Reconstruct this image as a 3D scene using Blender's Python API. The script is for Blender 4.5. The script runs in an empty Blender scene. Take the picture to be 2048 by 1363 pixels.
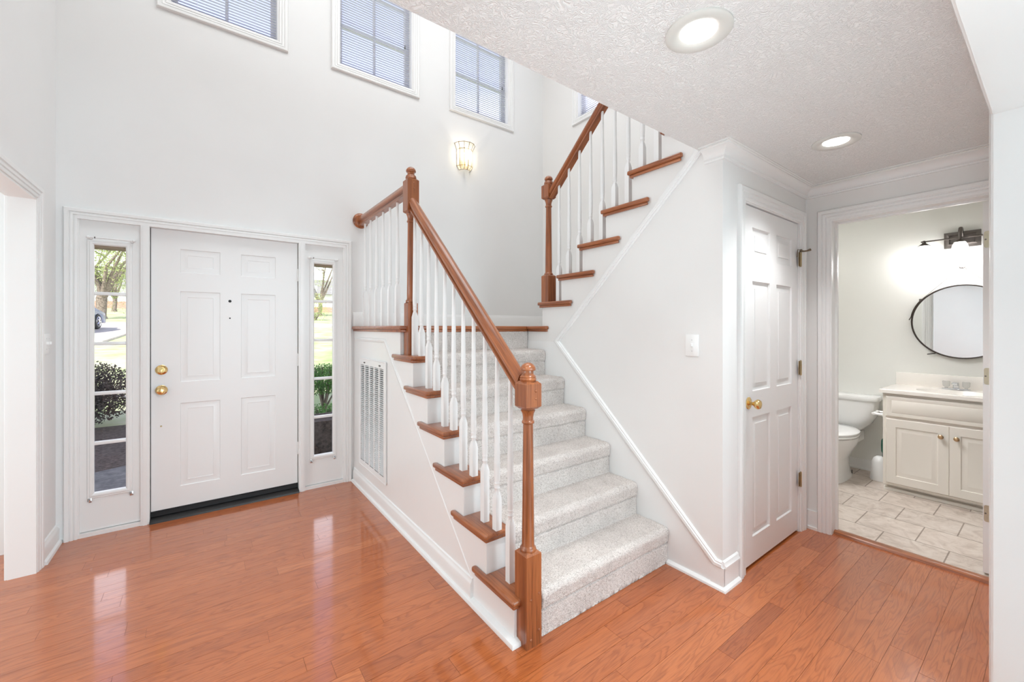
import bpy, bmesh, math, random
from mathutils import Vector, Matrix, noise
random.seed(7)
S = bpy.context.scene
COL = S.collection
PI = math.pi
R = math.radians

# ------------------------------------------------------------------ camera
EYE = 1.33
YAW = R(36.67)
cam = bpy.data.cameras.new('camera')
cam.sensor_width = 36.0
cam.lens = 824.0 / 2048.0 * 36.0
cam.shift_y = -(681.5 - 655.2) / 2048.0
cam.clip_start = 0.02
cam.clip_end = 300
camo = bpy.data.objects.new('camera', cam)
COL.objects.link(camo)
camo.location = (0, 0, EYE)
camo.rotation_euler = (PI / 2, 0, -YAW)
S.camera = camo

# ------------------------------------------------------------------ world, sun, exposure
S.view_settings.view_transform = 'Standard'
S.view_settings.look = 'None'
S.view_settings.gamma = 1.0
S.view_settings.use_curve_mapping = False
S.view_settings.exposure = 0.0
S.cycles.use_denoising = True
S.cycles.max_bounces = 10
S.cycles.diffuse_bounces = 6
S.cycles.glossy_bounces = 4
S.cycles.transmission_bounces = 6
S.cycles.transparent_max_bounces = 12
S.cycles.sample_clamp_indirect = 6.0
S.cycles.caustics_reflective = False
S.cycles.caustics_refractive = False
W = bpy.data.worlds.new('sky')
S.world = W
W.use_nodes = True
nt = W.node_tree
bg = nt.nodes['Background']
tcw = nt.nodes.new('ShaderNodeTexCoord')
sep = nt.nodes.new('ShaderNodeSeparateXYZ')
nt.links.new(tcw.outputs['Generated'], sep.inputs[0])
rmp = nt.nodes.new('ShaderNodeValToRGB')
cr = rmp.color_ramp
cr.elements[0].position = 0.0
cr.elements[0].color = (0.92, 0.95, 1.0, 1)
cr.elements[1].position = 1.0
cr.elements[1].color = (0.14, 0.18, 0.30, 1)
for p_, c_ in ((0.38, (0.86, 0.91, 1.0, 1)), (0.50, (0.29, 0.32, 0.50, 1))):
    e_ = cr.elements.new(p_); e_.color = c_
nt.links.new(sep.outputs['Z'], rmp.inputs['Fac'])
nt.links.new(rmp.outputs['Color'], bg.inputs['Color'])
bg.inputs['Strength'].default_value = 3.2

def lamp(name, kind, loc, energy, color=(1, 1, 1), size=None, size_y=None, aim=None, spot=None):
    l = bpy.data.lights.new(name, kind)
    l.energy = energy
    l.color = color
    if kind == 'AREA':
        l.shape = 'RECTANGLE'
        l.size = size
        l.size_y = size_y or size
    elif kind in ('POINT', 'SPOT') and size:
        l.shadow_soft_size = size
    if kind == 'SPOT' and spot:
        l.spot_size = R(spot[0]); l.spot_blend = spot[1]
    o = bpy.data.objects.new(name, l)
    COL.objects.link(o)
    o.location = loc
    if aim is not None:
        d = (Vector(aim) - Vector(loc))
        o.rotation_euler = d.to_track_quat('-Z', 'Y').to_euler()
    return o

sun = lamp('sun', 'SUN', (0, 0, 20), 8.0, (1.0, 0.95, 0.86), aim=(9, 10.5, 6.0))
sun.data.angle = R(1.0)
# added daylight-coloured fill panels: living room behind the camera, dining room on the left
# and a broad one high in the two-storey entry
lamp('living_room_fill', 'AREA', (1.6, -3.6, 1.45), 146, (0.74, 0.905, 1.0), 2.8, 2.0, aim=(1.0, 0, 1.3))
lamp('dining_room_fill', 'AREA', (-3.6, 2.2, 1.4), 86, (0.80, 0.955, 1.0), 2.4, 1.8, aim=(0, 2.2, 1.1))
lamp('entry_high_fill', 'AREA', (1.2, 2.2, 5.15), 63, (0.965, 0.99, 1.0), 3.0, 1.6, aim=(1.2, 2.2, 0))
# added soft fill below the camera, brightens the hall ceiling
fl = lamp('hall_ceiling_fill', 'AREA', (0.05, -0.05, 0.95), 5.8, (0.84, 0.95, 1.0), 0.35, 0.35, aim=(1.15, 0.70, 2.25))
fl.data.spread = R(90)

# ------------------------------------------------------------------ materials
def srgb(r, g, b):
    f = lambda c: (c / 255 / 12.92) if c / 255 <= 0.04045 else ((c / 255 + 0.055) / 1.055) ** 2.4
    return (f(r), f(g), f(b), 1.0)

def new_mat(name):
    m = bpy.data.materials.new(name)
    m.use_nodes = True
    return m, m.node_tree, m.node_tree.nodes['Principled BSDF']

def N(t, kind, **kw):
    n = t.nodes.new(kind)
    for k, v in kw.items():
        setattr(n, k, v)
    return n

def ramp(t, fac, stops):
    r = N(t, 'ShaderNodeValToRGB')
    cr = r.color_ramp
    while len(cr.elements) > 1:
        cr.elements.remove(cr.elements[-1])
    cr.elements[0].position, cr.elements[0].color = stops[0]
    for p, c in stops[1:]:
        e = cr.elements.new(p); e.color = c
    t.links.new(fac, r.inputs['Fac'])
    return r.outputs['Color']

def coords(t, scale=(1, 1, 1), kind='Object', rot=(0, 0, 0)):
    tc = N(t, 'ShaderNodeTexCoord')
    mp = N(t, 'ShaderNodeMapping')
    mp.inputs['Scale'].default_value = scale
    mp.inputs['Rotation'].default_value = rot
    t.links.new(tc.outputs[kind], mp.inputs['Vector'])
    return mp.outputs['Vector']

def noise_tex(t, vec, scale, detail=2, rough=0.5, dist=0.0):
    n = N(t, 'ShaderNodeTexNoise')
    n.inputs['Scale'].default_value = scale
    n.inputs['Detail'].default_value = detail
    n.inputs['Roughness'].default_value = rough
    n.inputs['Distortion'].default_value = dist
    if vec is not None:
        t.links.new(vec, n.inputs['Vector'])
    return n

def bump(t, b, height, strength, dist):
    n = N(t, 'ShaderNodeBump')
    n.inputs['Strength'].default_value = strength
    n.inputs['Distance'].default_value = dist
    t.links.new(height, n.inputs['Height'])
    t.links.new(n.outputs['Normal'], b.inputs['Normal'])

def paint(name, col, rough=0.6, bs=0.0, bscale=250, var=0.02, spec=0.4):
    m, t, b = new_mat(name)
    v = coords(t)
    n = noise_tex(t, v, 3.0, 3)
    c2 = tuple(min(1, x * (1 - var)) for x in col[:3]) + (1,)
    t.links.new(ramp(t, n.outputs['Fac'], [(0.3, c2), (0.7, col)]), b.inputs['Base Color'])
    b.inputs['Roughness'].default_value = rough
    b.inputs['Specular IOR Level'].default_value = spec
    if bs:
        n2 = noise_tex(t, v, bscale, 2)
        bump(t, b, n2.outputs['Fac'], bs, 0.001)
    return m

def metal(name, col, rough=0.25):
    m, t, b = new_mat(name)
    n = noise_tex(t, coords(t), 60, 2)
    t.links.new(ramp(t, n.outputs['Fac'], [(0.2, tuple(x * 0.9 for x in col[:3]) + (1,)), (0.8, col)]), b.inputs['Base Color'])
    b.inputs['Metallic'].default_value = 1.0
    b.inputs['Roughness'].default_value = rough
    return m

def glow(name, col, strength):
    m, t, b = new_mat(name)
    b.inputs['Base Color'].default_value = col
    b.inputs['Emission Color'].default_value = col
    b.inputs['Emission Strength'].default_value = strength
    return m

def thin_glass(name, tint=(1, 1, 1, 1), refl=0.06):
    m, t, b = new_mat(name)
    t.nodes.remove(b)
    tr = N(t, 'ShaderNodeBsdfTransparent'); tr.inputs['Color'].default_value = tint
    gl = N(t, 'ShaderNodeBsdfGlossy'); gl.inputs['Roughness'].default_value = 0.02
    mx = N(t, 'ShaderNodeMixShader')
    fr = N(t, 'ShaderNodeFresnel'); fr.inputs['IOR'].default_value = 1.4
    mu = N(t, 'ShaderNodeMath', operation='MULTIPLY'); mu.inputs[1].default_value = 1.0
    t.links.new(fr.outputs[0], mu.inputs[0])
    ge = N(t, 'ShaderNodeNewGeometry')
    iv = N(t, 'ShaderNodeMath', operation='SUBTRACT'); iv.inputs[0].default_value = 1.0
    t.links.new(ge.outputs['Backfacing'], iv.inputs[1])
    t.links.new(iv.outputs[0], mu.inputs[1])
    t.links.new(mu.outputs[0], mx.inputs['Fac'])
    t.links.new(tr.outputs[0], mx.inputs[1]); t.links.new(gl.outputs[0], mx.inputs[2])
    t.links.new(mx.outputs[0], t.nodes['Material Output'].inputs['Surface'])
    return m

def wood(name, axis, light, mid, dark, rough=0.28, scale=1.0, tilt=0.0):
    m, t, b = new_mat(name)
    sc = [34.0 * scale] * 3
    sc[axis] = 1.6 * scale
    rot = coords(t, rot=(tilt, 0, 0))
    def stretched(f):
        q = N(t, 'ShaderNodeVectorMath', operation='MULTIPLY'); q.inputs[1].default_value = f
        t.links.new(rot, q.inputs[0])
        return q.outputs[0]
    n = noise_tex(t, stretched(sc), 1.0, 5, 0.6, 0.6)
    c = ramp(t, n.outputs['Fac'], [(0.28, dark), (0.46, mid), (0.72, light)])
    sc2 = [180.0] * 3; sc2[axis] = 5.0
    n2 = noise_tex(t, stretched(sc2), 1.0, 2)
    mx = N(t, 'ShaderNodeMix', data_type='RGBA', blend_type='MULTIPLY')
    mx.inputs['Factor'].default_value = 0.55
    t.links.new(c, mx.inputs['A'])
    t.links.new(ramp(t, n2.outputs['Fac'], [(0.36, (0.45, 0.40, 0.38, 1)), (0.52, (1, 1, 1, 1))]), mx.inputs['B'])
    t.links.new(mx.outputs['Result'], b.inputs['Base Color'])
    b.inputs['Roughness'].default_value = rough
    b.inputs['Specular IOR Level'].default_value = 0.5
    b.inputs['Coat Weight'].default_value = 0.35
    b.inputs['Coat Roughness'].default_value = 0.15
    bump(t, b, n2.outputs['Fac'], 0.12, 0.001)
    return m

M = {}
M['wall'] = paint('wall_paint', (0.80, 0.79, 0.775, 1), 0.65, 0.12, 220)
M['wall_white'] = paint('entry_wall_paint', (0.81, 0.81, 0.805, 1), 0.6, 0.12, 220)
M['bath_wall'] = paint('bathroom_wall_paint', (0.80, 0.80, 0.765, 1), 0.6, 0.1, 220)
M['trim'] = paint('white_gloss_trim_paint', (0.83, 0.828, 0.82, 1), 0.3, 0.05, 120, 0.015, 0.5)
M['door'] = paint('white_door_paint', (0.82, 0.817, 0.812, 1), 0.38, 0.05, 90, 0.015, 0.5)
M['baluster'] = paint('white_baluster_paint', (0.85, 0.85, 0.845, 1), 0.3, 0.0, 90, 0.01, 0.5)
M['vinyl'] = paint('white_blind_vinyl', (0.68, 0.69, 0.78, 1), 0.45, 0.0, 90, 0.01, 0.4)
M['plastic'] = paint('white_switch_plastic', (0.86, 0.86, 0.85, 1), 0.3, 0, 90, 0.01)
M['grille'] = paint('white_enamel_grille', (0.82, 0.82, 0.815, 1), 0.35, 0, 90, 0.01)
M['black'] = paint('dark_weather_strip', (0.012, 0.012, 0.013, 1), 0.5, 0.2, 60, 0.3)
M['duct_shade'] = paint('painted_duct_shade', (0.02, 0.02, 0.022, 1), 0.9)
M['bronze_sill'] = paint('dark_bronze_sill', (0.035, 0.034, 0.034, 1), 0.4, 0.2, 40, 0.4)
M['porcelain'] = paint('white_porcelain', (0.84, 0.84, 0.83, 1), 0.12, 0, 50, 0.01, 0.6)
M['cabinet'] = paint('cream_cabinet_paint', (0.80, 0.755, 0.69, 1), 0.45, 0.1, 120, 0.02)
M['marble'] = paint('cream_cultured_marble', (0.86, 0.82, 0.77, 1), 0.2, 0, 50, 0.03, 0.5)
M['brass'] = metal('polished_brass', (0.86, 0.62, 0.28, 1), 0.16)
M['old_brass'] = metal('aged_brass_hinge', (0.50, 0.40, 0.25, 1), 0.38)
M['bronze'] = metal('dark_bronze', (0.22, 0.17, 0.12, 1), 0.4)
M['pale_brass'] = metal('satin_pale_brass', (0.55, 0.50, 0.38, 1), 0.45)
M['lamp_frame'] = metal('dark_antique_brass', (0.20, 0.125, 0.045, 1), 0.35)
M['copper_knob'] = metal('antique_brass_knob', (0.62, 0.42, 0.25, 1), 0.3)
M['chrome'] = metal('chrome', (0.80, 0.82, 0.85, 1), 0.1)
M['pewter'] = metal('dark_pewter', (0.17, 0.152, 0.142, 1), 0.4)
M['steel_pin'] = metal('bright_steel', (0.7, 0.7, 0.7, 1), 0.3)
M['strap'] = paint('dark_brown_leather', (0.035, 0.022, 0.015, 1), 0.5, 0.3, 150, 0.3)
M['green_plastic'] = paint('dark_green_plastic', (0.02, 0.10, 0.07, 1), 0.35)
M['glass'] = thin_glass('window_glass')
m, t, b = new_mat('seeded_lamp_glass')
t.nodes.remove(b)
tl = N(t, 'ShaderNodeBsdfTranslucent'); tl.inputs['Color'].default_value = (1.0, 0.95, 0.80, 1)
tr = N(t, 'ShaderNodeBsdfTransparent'); tr.inputs['Color'].default_value = (1.0, 0.97, 0.88, 1)
sd = noise_tex(t, coords(t), 160, 2)
mx = N(t, 'ShaderNodeMixShader')
t.links.new(ramp(t, sd.outputs['Fac'], [(0.3, (0.25, 0.25, 0.25, 1)), (0.7, (0.5, 0.5, 0.5, 1))]), mx.inputs['Fac'])
t.links.new(tr.outputs[0], mx.inputs[1]); t.links.new(tl.outputs[0], mx.inputs[2])
t.links.new(mx.outputs[0], t.nodes['Material Output'].inputs['Surface'])
M['lamp_glass'] = m
m, t, b = new_mat('mirror_silver')
b.inputs['Base Color'].default_value = (0.9, 0.92, 0.93, 1); b.inputs['Metallic'].default_value = 1; b.inputs['Roughness'].default_value = 0.015
M['mirror'] = m
m, t, b = new_mat('clear_acrylic')
b.inputs['Base Color'].default_value = (0.95, 0.97, 0.97, 1); b.inputs['Transmission Weight'].default_value = 0.85; b.inputs['Roughness'].default_value = 0.06; b.inputs['IOR'].default_value = 1.3
M['acrylic'] = m

OAK_L, OAK_M, OAK_D = (0.44, 0.150, 0.052, 1), (0.32, 0.100, 0.034, 1), (0.17, 0.048, 0.017, 1)
M['oak_up'] = wood('stained_oak_rising', 1, OAK_L, OAK_M, OAK_D, tilt=-math.atan(0.905))
M['oak_down'] = wood('stained_oak_falling', 1, OAK_L, OAK_M, OAK_D, tilt=math.atan(0.905))
for i, a in enumerate('xyz'):
    M['oak_' + a] = wood('stained_oak_' + a, i, OAK_L, OAK_M, OAK_D)

# hardwood floor: colour and grain offset per plank are stored in a face-corner attribute
m, t, b = new_mat('oak_strip_floor')
at = N(t, 'ShaderNodeAttribute'); at.attribute_name = 'plank'
sp = N(t, 'ShaderNodeSeparateColor'); t.links.new(at.outputs['Color'], sp.inputs[0])
tc = N(t, 'ShaderNodeTexCoord')
sx = N(t, 'ShaderNodeVectorMath', operation='MULTIPLY'); sx.inputs[1].default_value = (1.3, 11.0, 1.0)
t.links.new(tc.outputs['Object'], sx.inputs[0])
off = N(t, 'ShaderNodeVectorMath', operation='MULTIPLY_ADD')
t.links.new(at.outputs['Color'], off.inputs[0]); off.inputs[1].default_value = (37.0, 53.0, 71.0)
t.links.new(sx.outputs[0], off.inputs[2])
n1 = noise_tex(t, off.outputs[0], 1.1, 2, 0.5, 0.9)
# cathedral figure: contour lines of a stretched noise
mw = N(t, 'ShaderNodeMath', operation='MULTIPLY'); mw.inputs[1].default_value = 13.0
t.links.new(n1.outputs['Fac'], mw.inputs[0])
fr = N(t, 'ShaderNodeMath', operation='FRACT'); t.links.new(mw.outputs[0], fr.inputs[0])
cathedral = ramp(t, fr.outputs[0], [(0.0, (0.66, 0.60, 0.57, 1)), (0.16, (0.80, 0.76, 0.74, 1)), (0.42, (1, 1, 1, 1)), (0.88, (1, 1, 1, 1)), (1.0, (0.72, 0.66, 0.63, 1))])
sx2 = N(t, 'ShaderNodeVectorMath', operation='MULTIPLY'); sx2.inputs[1].default_value = (9.0, 190.0, 1.0)
t.links.new(tc.outputs['Object'], sx2.inputs[0])
n2 = noise_tex(t, sx2.outputs[0], 1.0, 3, 0.6, 0.3)
pores = ramp(t, n2.outputs['Fac'], [(0.34, (0.66, 0.62, 0.60, 1)), (0.50, (1, 1, 1, 1))])
base = ramp(t, sp.outputs[0], [(0.0, (0.34, 0.092, 0.029, 1)), (0.35, (0.44, 0.121, 0.034, 1)), (0.75, (0.48, 0.138, 0.040, 1)), (1.0, (0.54, 0.170, 0.056, 1))])
mx = N(t, 'ShaderNodeMix', data_type='RGBA', blend_type='MULTIPLY'); mx.inputs['Factor'].default_value = 0.7
t.links.new(base, mx.inputs['A']); t.links.new(cathedral, mx.inputs['B'])
mx2 = N(t, 'ShaderNodeMix', data_type='RGBA', blend_type='MULTIPLY'); mx2.inputs['Factor'].default_value = 0.6
t.links.new(mx.outputs['Result'], mx2.inputs['A']); t.links.new(pores, mx2.inputs['B'])
t.links.new(mx2.outputs['Result'], b.inputs['Base Color'])
b.inputs['Roughness'].default_value = 0.34
b.inputs['Coat Weight'].default_value = 1.0
b.inputs['Coat IOR'].default_value = 1.55
b.inputs['Specular IOR Level'].default_value = 0.2
b.inputs['Coat Roughness'].default_value = 0.10
bump(t, b, n2.outputs['Fac'], 0.05, 0.001)
M['floor'] = m
M['groove'] = paint('dark_board_gap', (0.16, 0.058, 0.026, 1), 0.8)

# stair carpet
m, t, b = new_mat('speckled_grey_carpet')
v = coords(t)
vo = N(t, 'ShaderNodeTexVoronoi'); vo.inputs['Scale'].default_value = 520.0; t.links.new(v, vo.inputs['Vector'])
sc_ = N(t, 'ShaderNodeSeparateColor'); t.links.new(vo.outputs['Color'], sc_.inputs[0])
c1 = ramp(t, sc_.outputs[0], [(0.0, srgb(134, 122, 114)), (0.16, srgb(192, 181, 173)), (0.45, srgb(220, 211, 205)), (1.0, srgb(232, 225, 220))])
n1 = noise_tex(t, v, 7, 3, 0.5)
mx = N(t, 'ShaderNodeMix', data_type='RGBA', blend_type='MULTIPLY'); mx.inputs['Factor'].default_value = 0.6
t.links.new(c1, mx.inputs['A']); t.links.new(ramp(t, n1.outputs['Fac'], [(0.3, (0.78, 0.77, 0.77, 1)), (0.6, (1, 1, 1, 1))]), mx.inputs['B'])
t.links.new(mx.outputs['Result'], b.inputs['Base Color'])
b.inputs['Roughness'].default_value = 1.0
b.inputs['Specular IOR Level'].default_value = 0.05
b.inputs['Sheen Weight'].default_value = 0.25
n2 = noise_tex(t, v, 330, 2)
bump(t, b, n2.outputs['Fac'], 0.7, 0.004)
M['carpet'] = m

M['bounce_carpet'] = paint('pale_bounce_carpet', (0.62, 0.60, 0.57, 1), 1.0, 0.4, 300)
# ceiling: stomped plaster squiggles
m, t, b = new_mat('stomped_plaster_ceiling')
v = coords(t)
b.inputs['Base Color'].default_value = (0.84, 0.838, 0.83, 1)
b.inputs['Roughness'].default_value = 0.75
n0 = noise_tex(t, v, 14, 2)
vm = N(t, 'ShaderNodeVectorMath', operation='MULTIPLY_ADD'); vm.inputs[1].default_value = (0.06, 0.06, 0.06)
t.links.new(n0.outputs['Color'], vm.inputs[0]); t.links.new(v, vm.inputs[2])
n1 = noise_tex(t, vm.outputs[0], 62, 2, 0.5, 1.3)
ab = N(t, 'ShaderNodeMath', operation='SUBTRACT'); ab.inputs[1].default_value = 0.5; t.links.new(n1.outputs['Fac'], ab.inputs[0])
ab2 = N(t, 'ShaderNodeMath', operation='ABSOLUTE'); t.links.new(ab.outputs[0], ab2.inputs[0])
h = ramp(t, ab2.outputs[0], [(0.0, (1, 1, 1, 1)), (0.07, (0.25, 0.25, 0.25, 1)), (0.16, (0, 0, 0, 1))])
bump(t, b, h, 0.55, 0.006)
M['ceiling'] = m

# bathroom tile: running-bond squares
m, t, b = new_mat('beige_floor_tile')
tc = N(t, 'ShaderNodeTexCoord')
mp = N(t, 'ShaderNodeMapping'); mp.inputs['Rotation'].default_value = (0, 0, R(-90)); mp.inputs['Location'].default_value = (0.557 + 0.1475, -3.245, 0)
mp.vector_type = 'POINT'
t.links.new(tc.outputs['Object'], mp.inputs['Vector'])
sw = N(t, 'ShaderNodeSeparateXYZ'); t.links.new(tc.outputs['Object'], sw.inputs[0])
cb = N(t, 'ShaderNodeCombineXYZ')
a1 = N(t, 'ShaderNodeMath', operation='SUBTRACT'); a1.inputs[1].default_value = 0.557; t.links.new(sw.outputs['Y'], a1.inputs[0])
a2 = N(t, 'ShaderNodeMath', operation='SUBTRACT'); a2.inputs[1].default_value = 3.24; t.links.new(sw.outputs['X'], a2.inputs[0])
t.links.new(a1.outputs[0], cb.inputs[0]); t.links.new(a2.outputs[0], cb.inputs[1])
br = N(t, 'ShaderNodeTexBrick'); br.offset = 0.5
br.inputs['Scale'].default_value = 1.0; br.inputs['Brick Width'].default_value = 0.295; br.inputs['Row Height'].default_value = 0.295
br.inputs['Mortar Size'].default_value = 0.0035; br.inputs['Mortar Smooth'].default_value = 0.1
br.inputs['Color1'].default_value = (1, 1, 1, 1); br.inputs['Color2'].default_value = (0.9, 0.9, 0.9, 1); br.inputs['Mortar'].default_value = (0.40, 0.36, 0.33, 1)
t.links.new(cb.outputs[0], br.inputs['Vector'])
n1 = noise_tex(t, tc.outputs['Object'], 9, 5, 0.65, 1.5)
c1 = ramp(t, n1.outputs['Fac'], [(0.3, srgb(178, 163, 151)), (0.5, srgb(204, 191, 180)), (0.7, srgb(216, 206, 196))])
mx = N(t, 'ShaderNodeMix', data_type='RGBA', blend_type='MULTIPLY'); mx.inputs['Factor'].default_value = 1.0
t.links.new(c1, mx.inputs['A']); t.links.new(br.outputs['Color'], mx.inputs['B'])
t.links.new(mx.outputs['Result'], b.inputs['Base Color'])
b.inputs['Roughness'].default_value = 0.4
M['tile'] = m

# outdoor materials
def mottled(name, a, c, scale, rough=0.9):
    m, t, b = new_mat(name)
    n = noise_tex(t, coords(t), scale, 5, 0.65)
    t.links.new(ramp(t, n.outputs['Fac'], [(0.32, a), (0.68, c)]), b.inputs['Base Color'])
    b.inputs['Roughness'].default_value = rough
    b.inputs['Specular IOR Level'].default_value = 0.1
    return m
M['lawn'] = mottled('spring_lawn', (0.26, 0.36, 0.13, 1), (0.52, 0.50, 0.36, 1), 1.3)
M['drive'] = mottled('pale_driveway', (0.42, 0.37, 0.33, 1), (0.60, 0.55, 0.50, 1), 3)
M['mulch'] = mottled('dark_mulch', (0.035, 0.028, 0.025, 1), (0.14, 0.11, 0.095, 1), 30)
M['stone'] = mottled('grey_paving_stone', (0.10, 0.10, 0.10, 1), (0.22, 0.21, 0.205, 1), 12)
M['bark'] = mottled('grey_tree_bark', (0.10, 0.08, 0.065, 1), (0.30, 0.25, 0.21, 1), 12)
M['leaf_spring'] = mottled('young_spring_leaf', (0.26, 0.36, 0.10, 1), (0.46, 0.50, 0.22, 1), 4)
M['leaf_green'] = mottled('evergreen_leaf', (0.05, 0.16, 0.03, 1), (0.14, 0.30, 0.07, 1), 6)
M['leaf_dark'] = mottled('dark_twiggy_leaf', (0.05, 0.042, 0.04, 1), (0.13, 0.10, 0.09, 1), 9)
M['siding'] = paint('white_siding', (0.8, 0.8, 0.78, 1), 0.6)
M['roof'] = mottled('grey_shingle', (0.2, 0.2, 0.19, 1), (0.32, 0.31, 0.3, 1), 8)
M['eave'] = paint('tan_eave_paint', (0.42, 0.33, 0.24, 1), 0.6)
M['car_paint'] = paint('slate_blue_car_paint', (0.12, 0.16, 0.26, 1), 0.15, 0, 50, 0.02, 0.6)
M['rubber'] = paint('black_rubber', (0.02, 0.02, 0.02, 1), 0.7)
M['car_glass'] = paint('dark_car_glass', (0.03, 0.04, 0.05, 1), 0.05, 0, 50, 0.02, 0.7)
m, t, b = new_mat('brown_brick')
br = N(t, 'ShaderNodeTexBrick'); br.inputs['Scale'].default_value = 4.0
br.inputs['Color1'].default_value = (0.40, 0.17, 0.11, 1); br.inputs['Color2'].default_value = (0.50, 0.27, 0.2, 1); br.inputs['Mortar'].default_value = (0.5, 0.45, 0.4, 1)
t.links.new(coords(t, rot=(PI / 2, 0, 0)), br.inputs['Vector'])
t.links.new(br.outputs['Color'], b.inputs['Base Color']); b.inputs['Roughness'].default_value = 0.9
M['brick'] = m
M['lens'] = glow('lit_lamp_lens', (1.0, 0.98, 0.95, 1), 6.0)
M['warm_bulb'] = glow('lit_warm_bulb', (1.0, 0.84, 0.55, 1), 9.0)
M['bath_shade'] = glow('lit_frosted_shade', (1.0, 0.98, 0.95, 1), 3.5)
M['trim_ring'] = paint('white_lamp_ring', (0.66, 0.655, 0.62, 1), 0.4)

# ------------------------------------------------------------------ mesh builder
class MB:
    def __init__(s):
        s.v = []; s.f = []; s.sm = []
    def add(s, vs, fs, smooth=False):
        o = len(s.v)
        s.v += [Vector(p) for p in vs]
        s.f += [tuple(i + o for i in f) for f in fs]
        s.sm += [smooth] * len(fs)
        return s
    def box(s, x0, x1, y0, y1, z0, z1):
        x0, x1 = sorted((x0, x1)); y0, y1 = sorted((y0, y1)); z0, z1 = sorted((z0, z1))
        return s.add([(x0, y0, z0), (x1, y0, z0), (x1, y1, z0), (x0, y1, z0), (x0, y0, z1), (x1, y0, z1), (x1, y1, z1), (x0, y1, z1)],
                     [(0, 3, 2, 1), (4, 5, 6, 7), (0, 1, 5, 4), (1, 2, 6, 5), (2, 3, 7, 6), (3, 0, 4, 7)])
    def bbox(s, x0, x1, y0, y1, z0, z1, r=0.004, seg=2):
        bm = bmesh.new()
        bmesh.ops.create_cube(bm, size=1)
        for v in bm.verts:
            v.co = Vector(((x0 + x1) / 2 + v.co.x * (x1 - x0), (y0 + y1) / 2 + v.co.y * (y1 - y0), (z0 + z1) / 2 + v.co.z * (z1 - z0)))
        bmesh.ops.bevel(bm, geom=bm.edges[:], offset=r, segments=seg, profile=0.5, affect='EDGES')
        return s.frombm(bm)
    def frombm(s, bm, smooth=False):
        bm.verts.ensure_lookup_table(); bm.verts.index_update()
        s.add([v.co.copy() for v in bm.verts], [tuple(v.index for v in f.verts) for f in bm.faces], smooth)
        bm.free()
        return s
    def prism(s, poly, axis, a0, a1, bevel=0, seg=3):
        """poly: 2-D points; axis 0 -> (y,z), 1 -> (x,z), 2 -> (x,y)"""
        def P(p, a):
            return {0: (a, p[0], p[1]), 1: (p[0], a, p[1]), 2: (p[0], p[1], a)}[axis]
        n = len(poly)
        bm = bmesh.new()
        A = [bm.verts.new(P(p, a0)) for p in poly]
        B = [bm.verts.new(P(p, a1)) for p in poly]
        bm.faces.new(A); bm.faces.new(B[::-1])
        for i in range(n):
            j = (i + 1) % n
            bm.faces.new((A[i], B[i], B[j], A[j]))
        bmesh.ops.recalc_face_normals(bm, faces=bm.faces[:])
        if bevel:
            bmesh.ops.bevel(bm, geom=bm.edges[:], offset=bevel, segments=seg, profile=0.5, affect='EDGES')
        return s.frombm(bm)
    def lathe(s, prof, c=(0, 0, 0), axis=2, n=20, cap=True, squash=(1, 1), arc=None):
        """prof: (radius, height) list"""
        vs = []; fs = []
        full = arc is None
        a0, a1 = (0, 2 * PI) if full else arc
        cnt = n if full else n + 1
        for r, h in prof:
            for k in range(cnt):
                a = a0 + (a1 - a0) * k / n
                x, y = r * math.cos(a) * squash[0], r * math.sin(a) * squash[1]
                p = {2: (x, y, h), 0: (h, x, y), 1: (y, h, x)}[axis]
                vs.append((c[0] + p[0], c[1] + p[1], c[2] + p[2]))
        for i in range(len(prof) - 1):
            for k in range(n):
                k2 = (k + 1) % cnt
                fs.append((i * cnt + k, i * cnt + k2, (i + 1) * cnt + k2, (i + 1) * cnt + k))
        s.add(vs, fs, True)
        if cap and full:
            o = len(vs)
            s.add(vs[:cnt], [tuple(range(cnt))[::-1]])
            s.add(vs[-cnt:], [tuple(range(cnt))])
        return s
    def tube(s, pts, r, n=10, cap=True):
        pts = [Vector(p) for p in pts]
        rs = r if isinstance(r, (list, tuple)) else [r] * len(pts)
        vs = []; fs = []
        up = None
        for i, p in enumerate(pts):
            d = (pts[min(i + 1, len(pts) - 1)] - pts[max(i - 1, 0)]).normalized()
            if up is None:
                up = d.orthogonal().normalized()
            up = (up - d * up.dot(d))
            if up.length < 1e-5:
                up = d.orthogonal()
            up.normalize()
            w = d.cross(up)
            for k in range(n):
                a = 2 * PI * k / n
                vs.append(p + (up * math.cos(a) + w * math.sin(a)) * rs[i])
        for i in range(len(pts) - 1):
            for k in range(n):
                k2 = (k + 1) % n
                fs.append((i * n + k, i * n + k2, (i + 1) * n + k2, (i + 1) * n + k))
        s.add(vs, fs, True)
        if cap:
            s.add(vs[:n], [tuple(range(n))[::-1]]); s.add(vs[-n:], [tuple(range(n))])
        return s
    def sweep(s, pts, prof, nrm, closed=False, scales=None):
        """profile (a, h): a sideways (nrm x dir), h along nrm; mitred polyline"""
        nrm = Vector(nrm).normalized()
        P = [Vector(p) for p in pts]
        n = len(P); m = len(prof)
        vs = []
        for i in range(n):
            din = (P[i] - P[i - 1]).normalized() if (i > 0 or closed) else None
            dout = (P[(i + 1) % n] - P[i]).normalized() if (i < n - 1 or closed) else None
            if din is None: din = dout
            if dout is None: dout = din
            l1 = nrm.cross(din); l2 = nrm.cross(dout)
            mi = (l1 + l2).normalized()
            k = 1.0 / max(0.2, mi.dot(l1))
            for a, h in prof:
                f_ = scales[i] if scales else 1.0
                vs.append(P[i] + mi * (a * k * f_) + nrm * (h * f_))
        fs = []
        for i in range(n if closed else n - 1):
            j = (i + 1) % n
            for q in range(m):
                q2 = (q + 1) % m
                fs.append((i * m + q, i * m + q2, j * m + q2, j * m + q))
        s.add(vs, fs)
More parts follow.
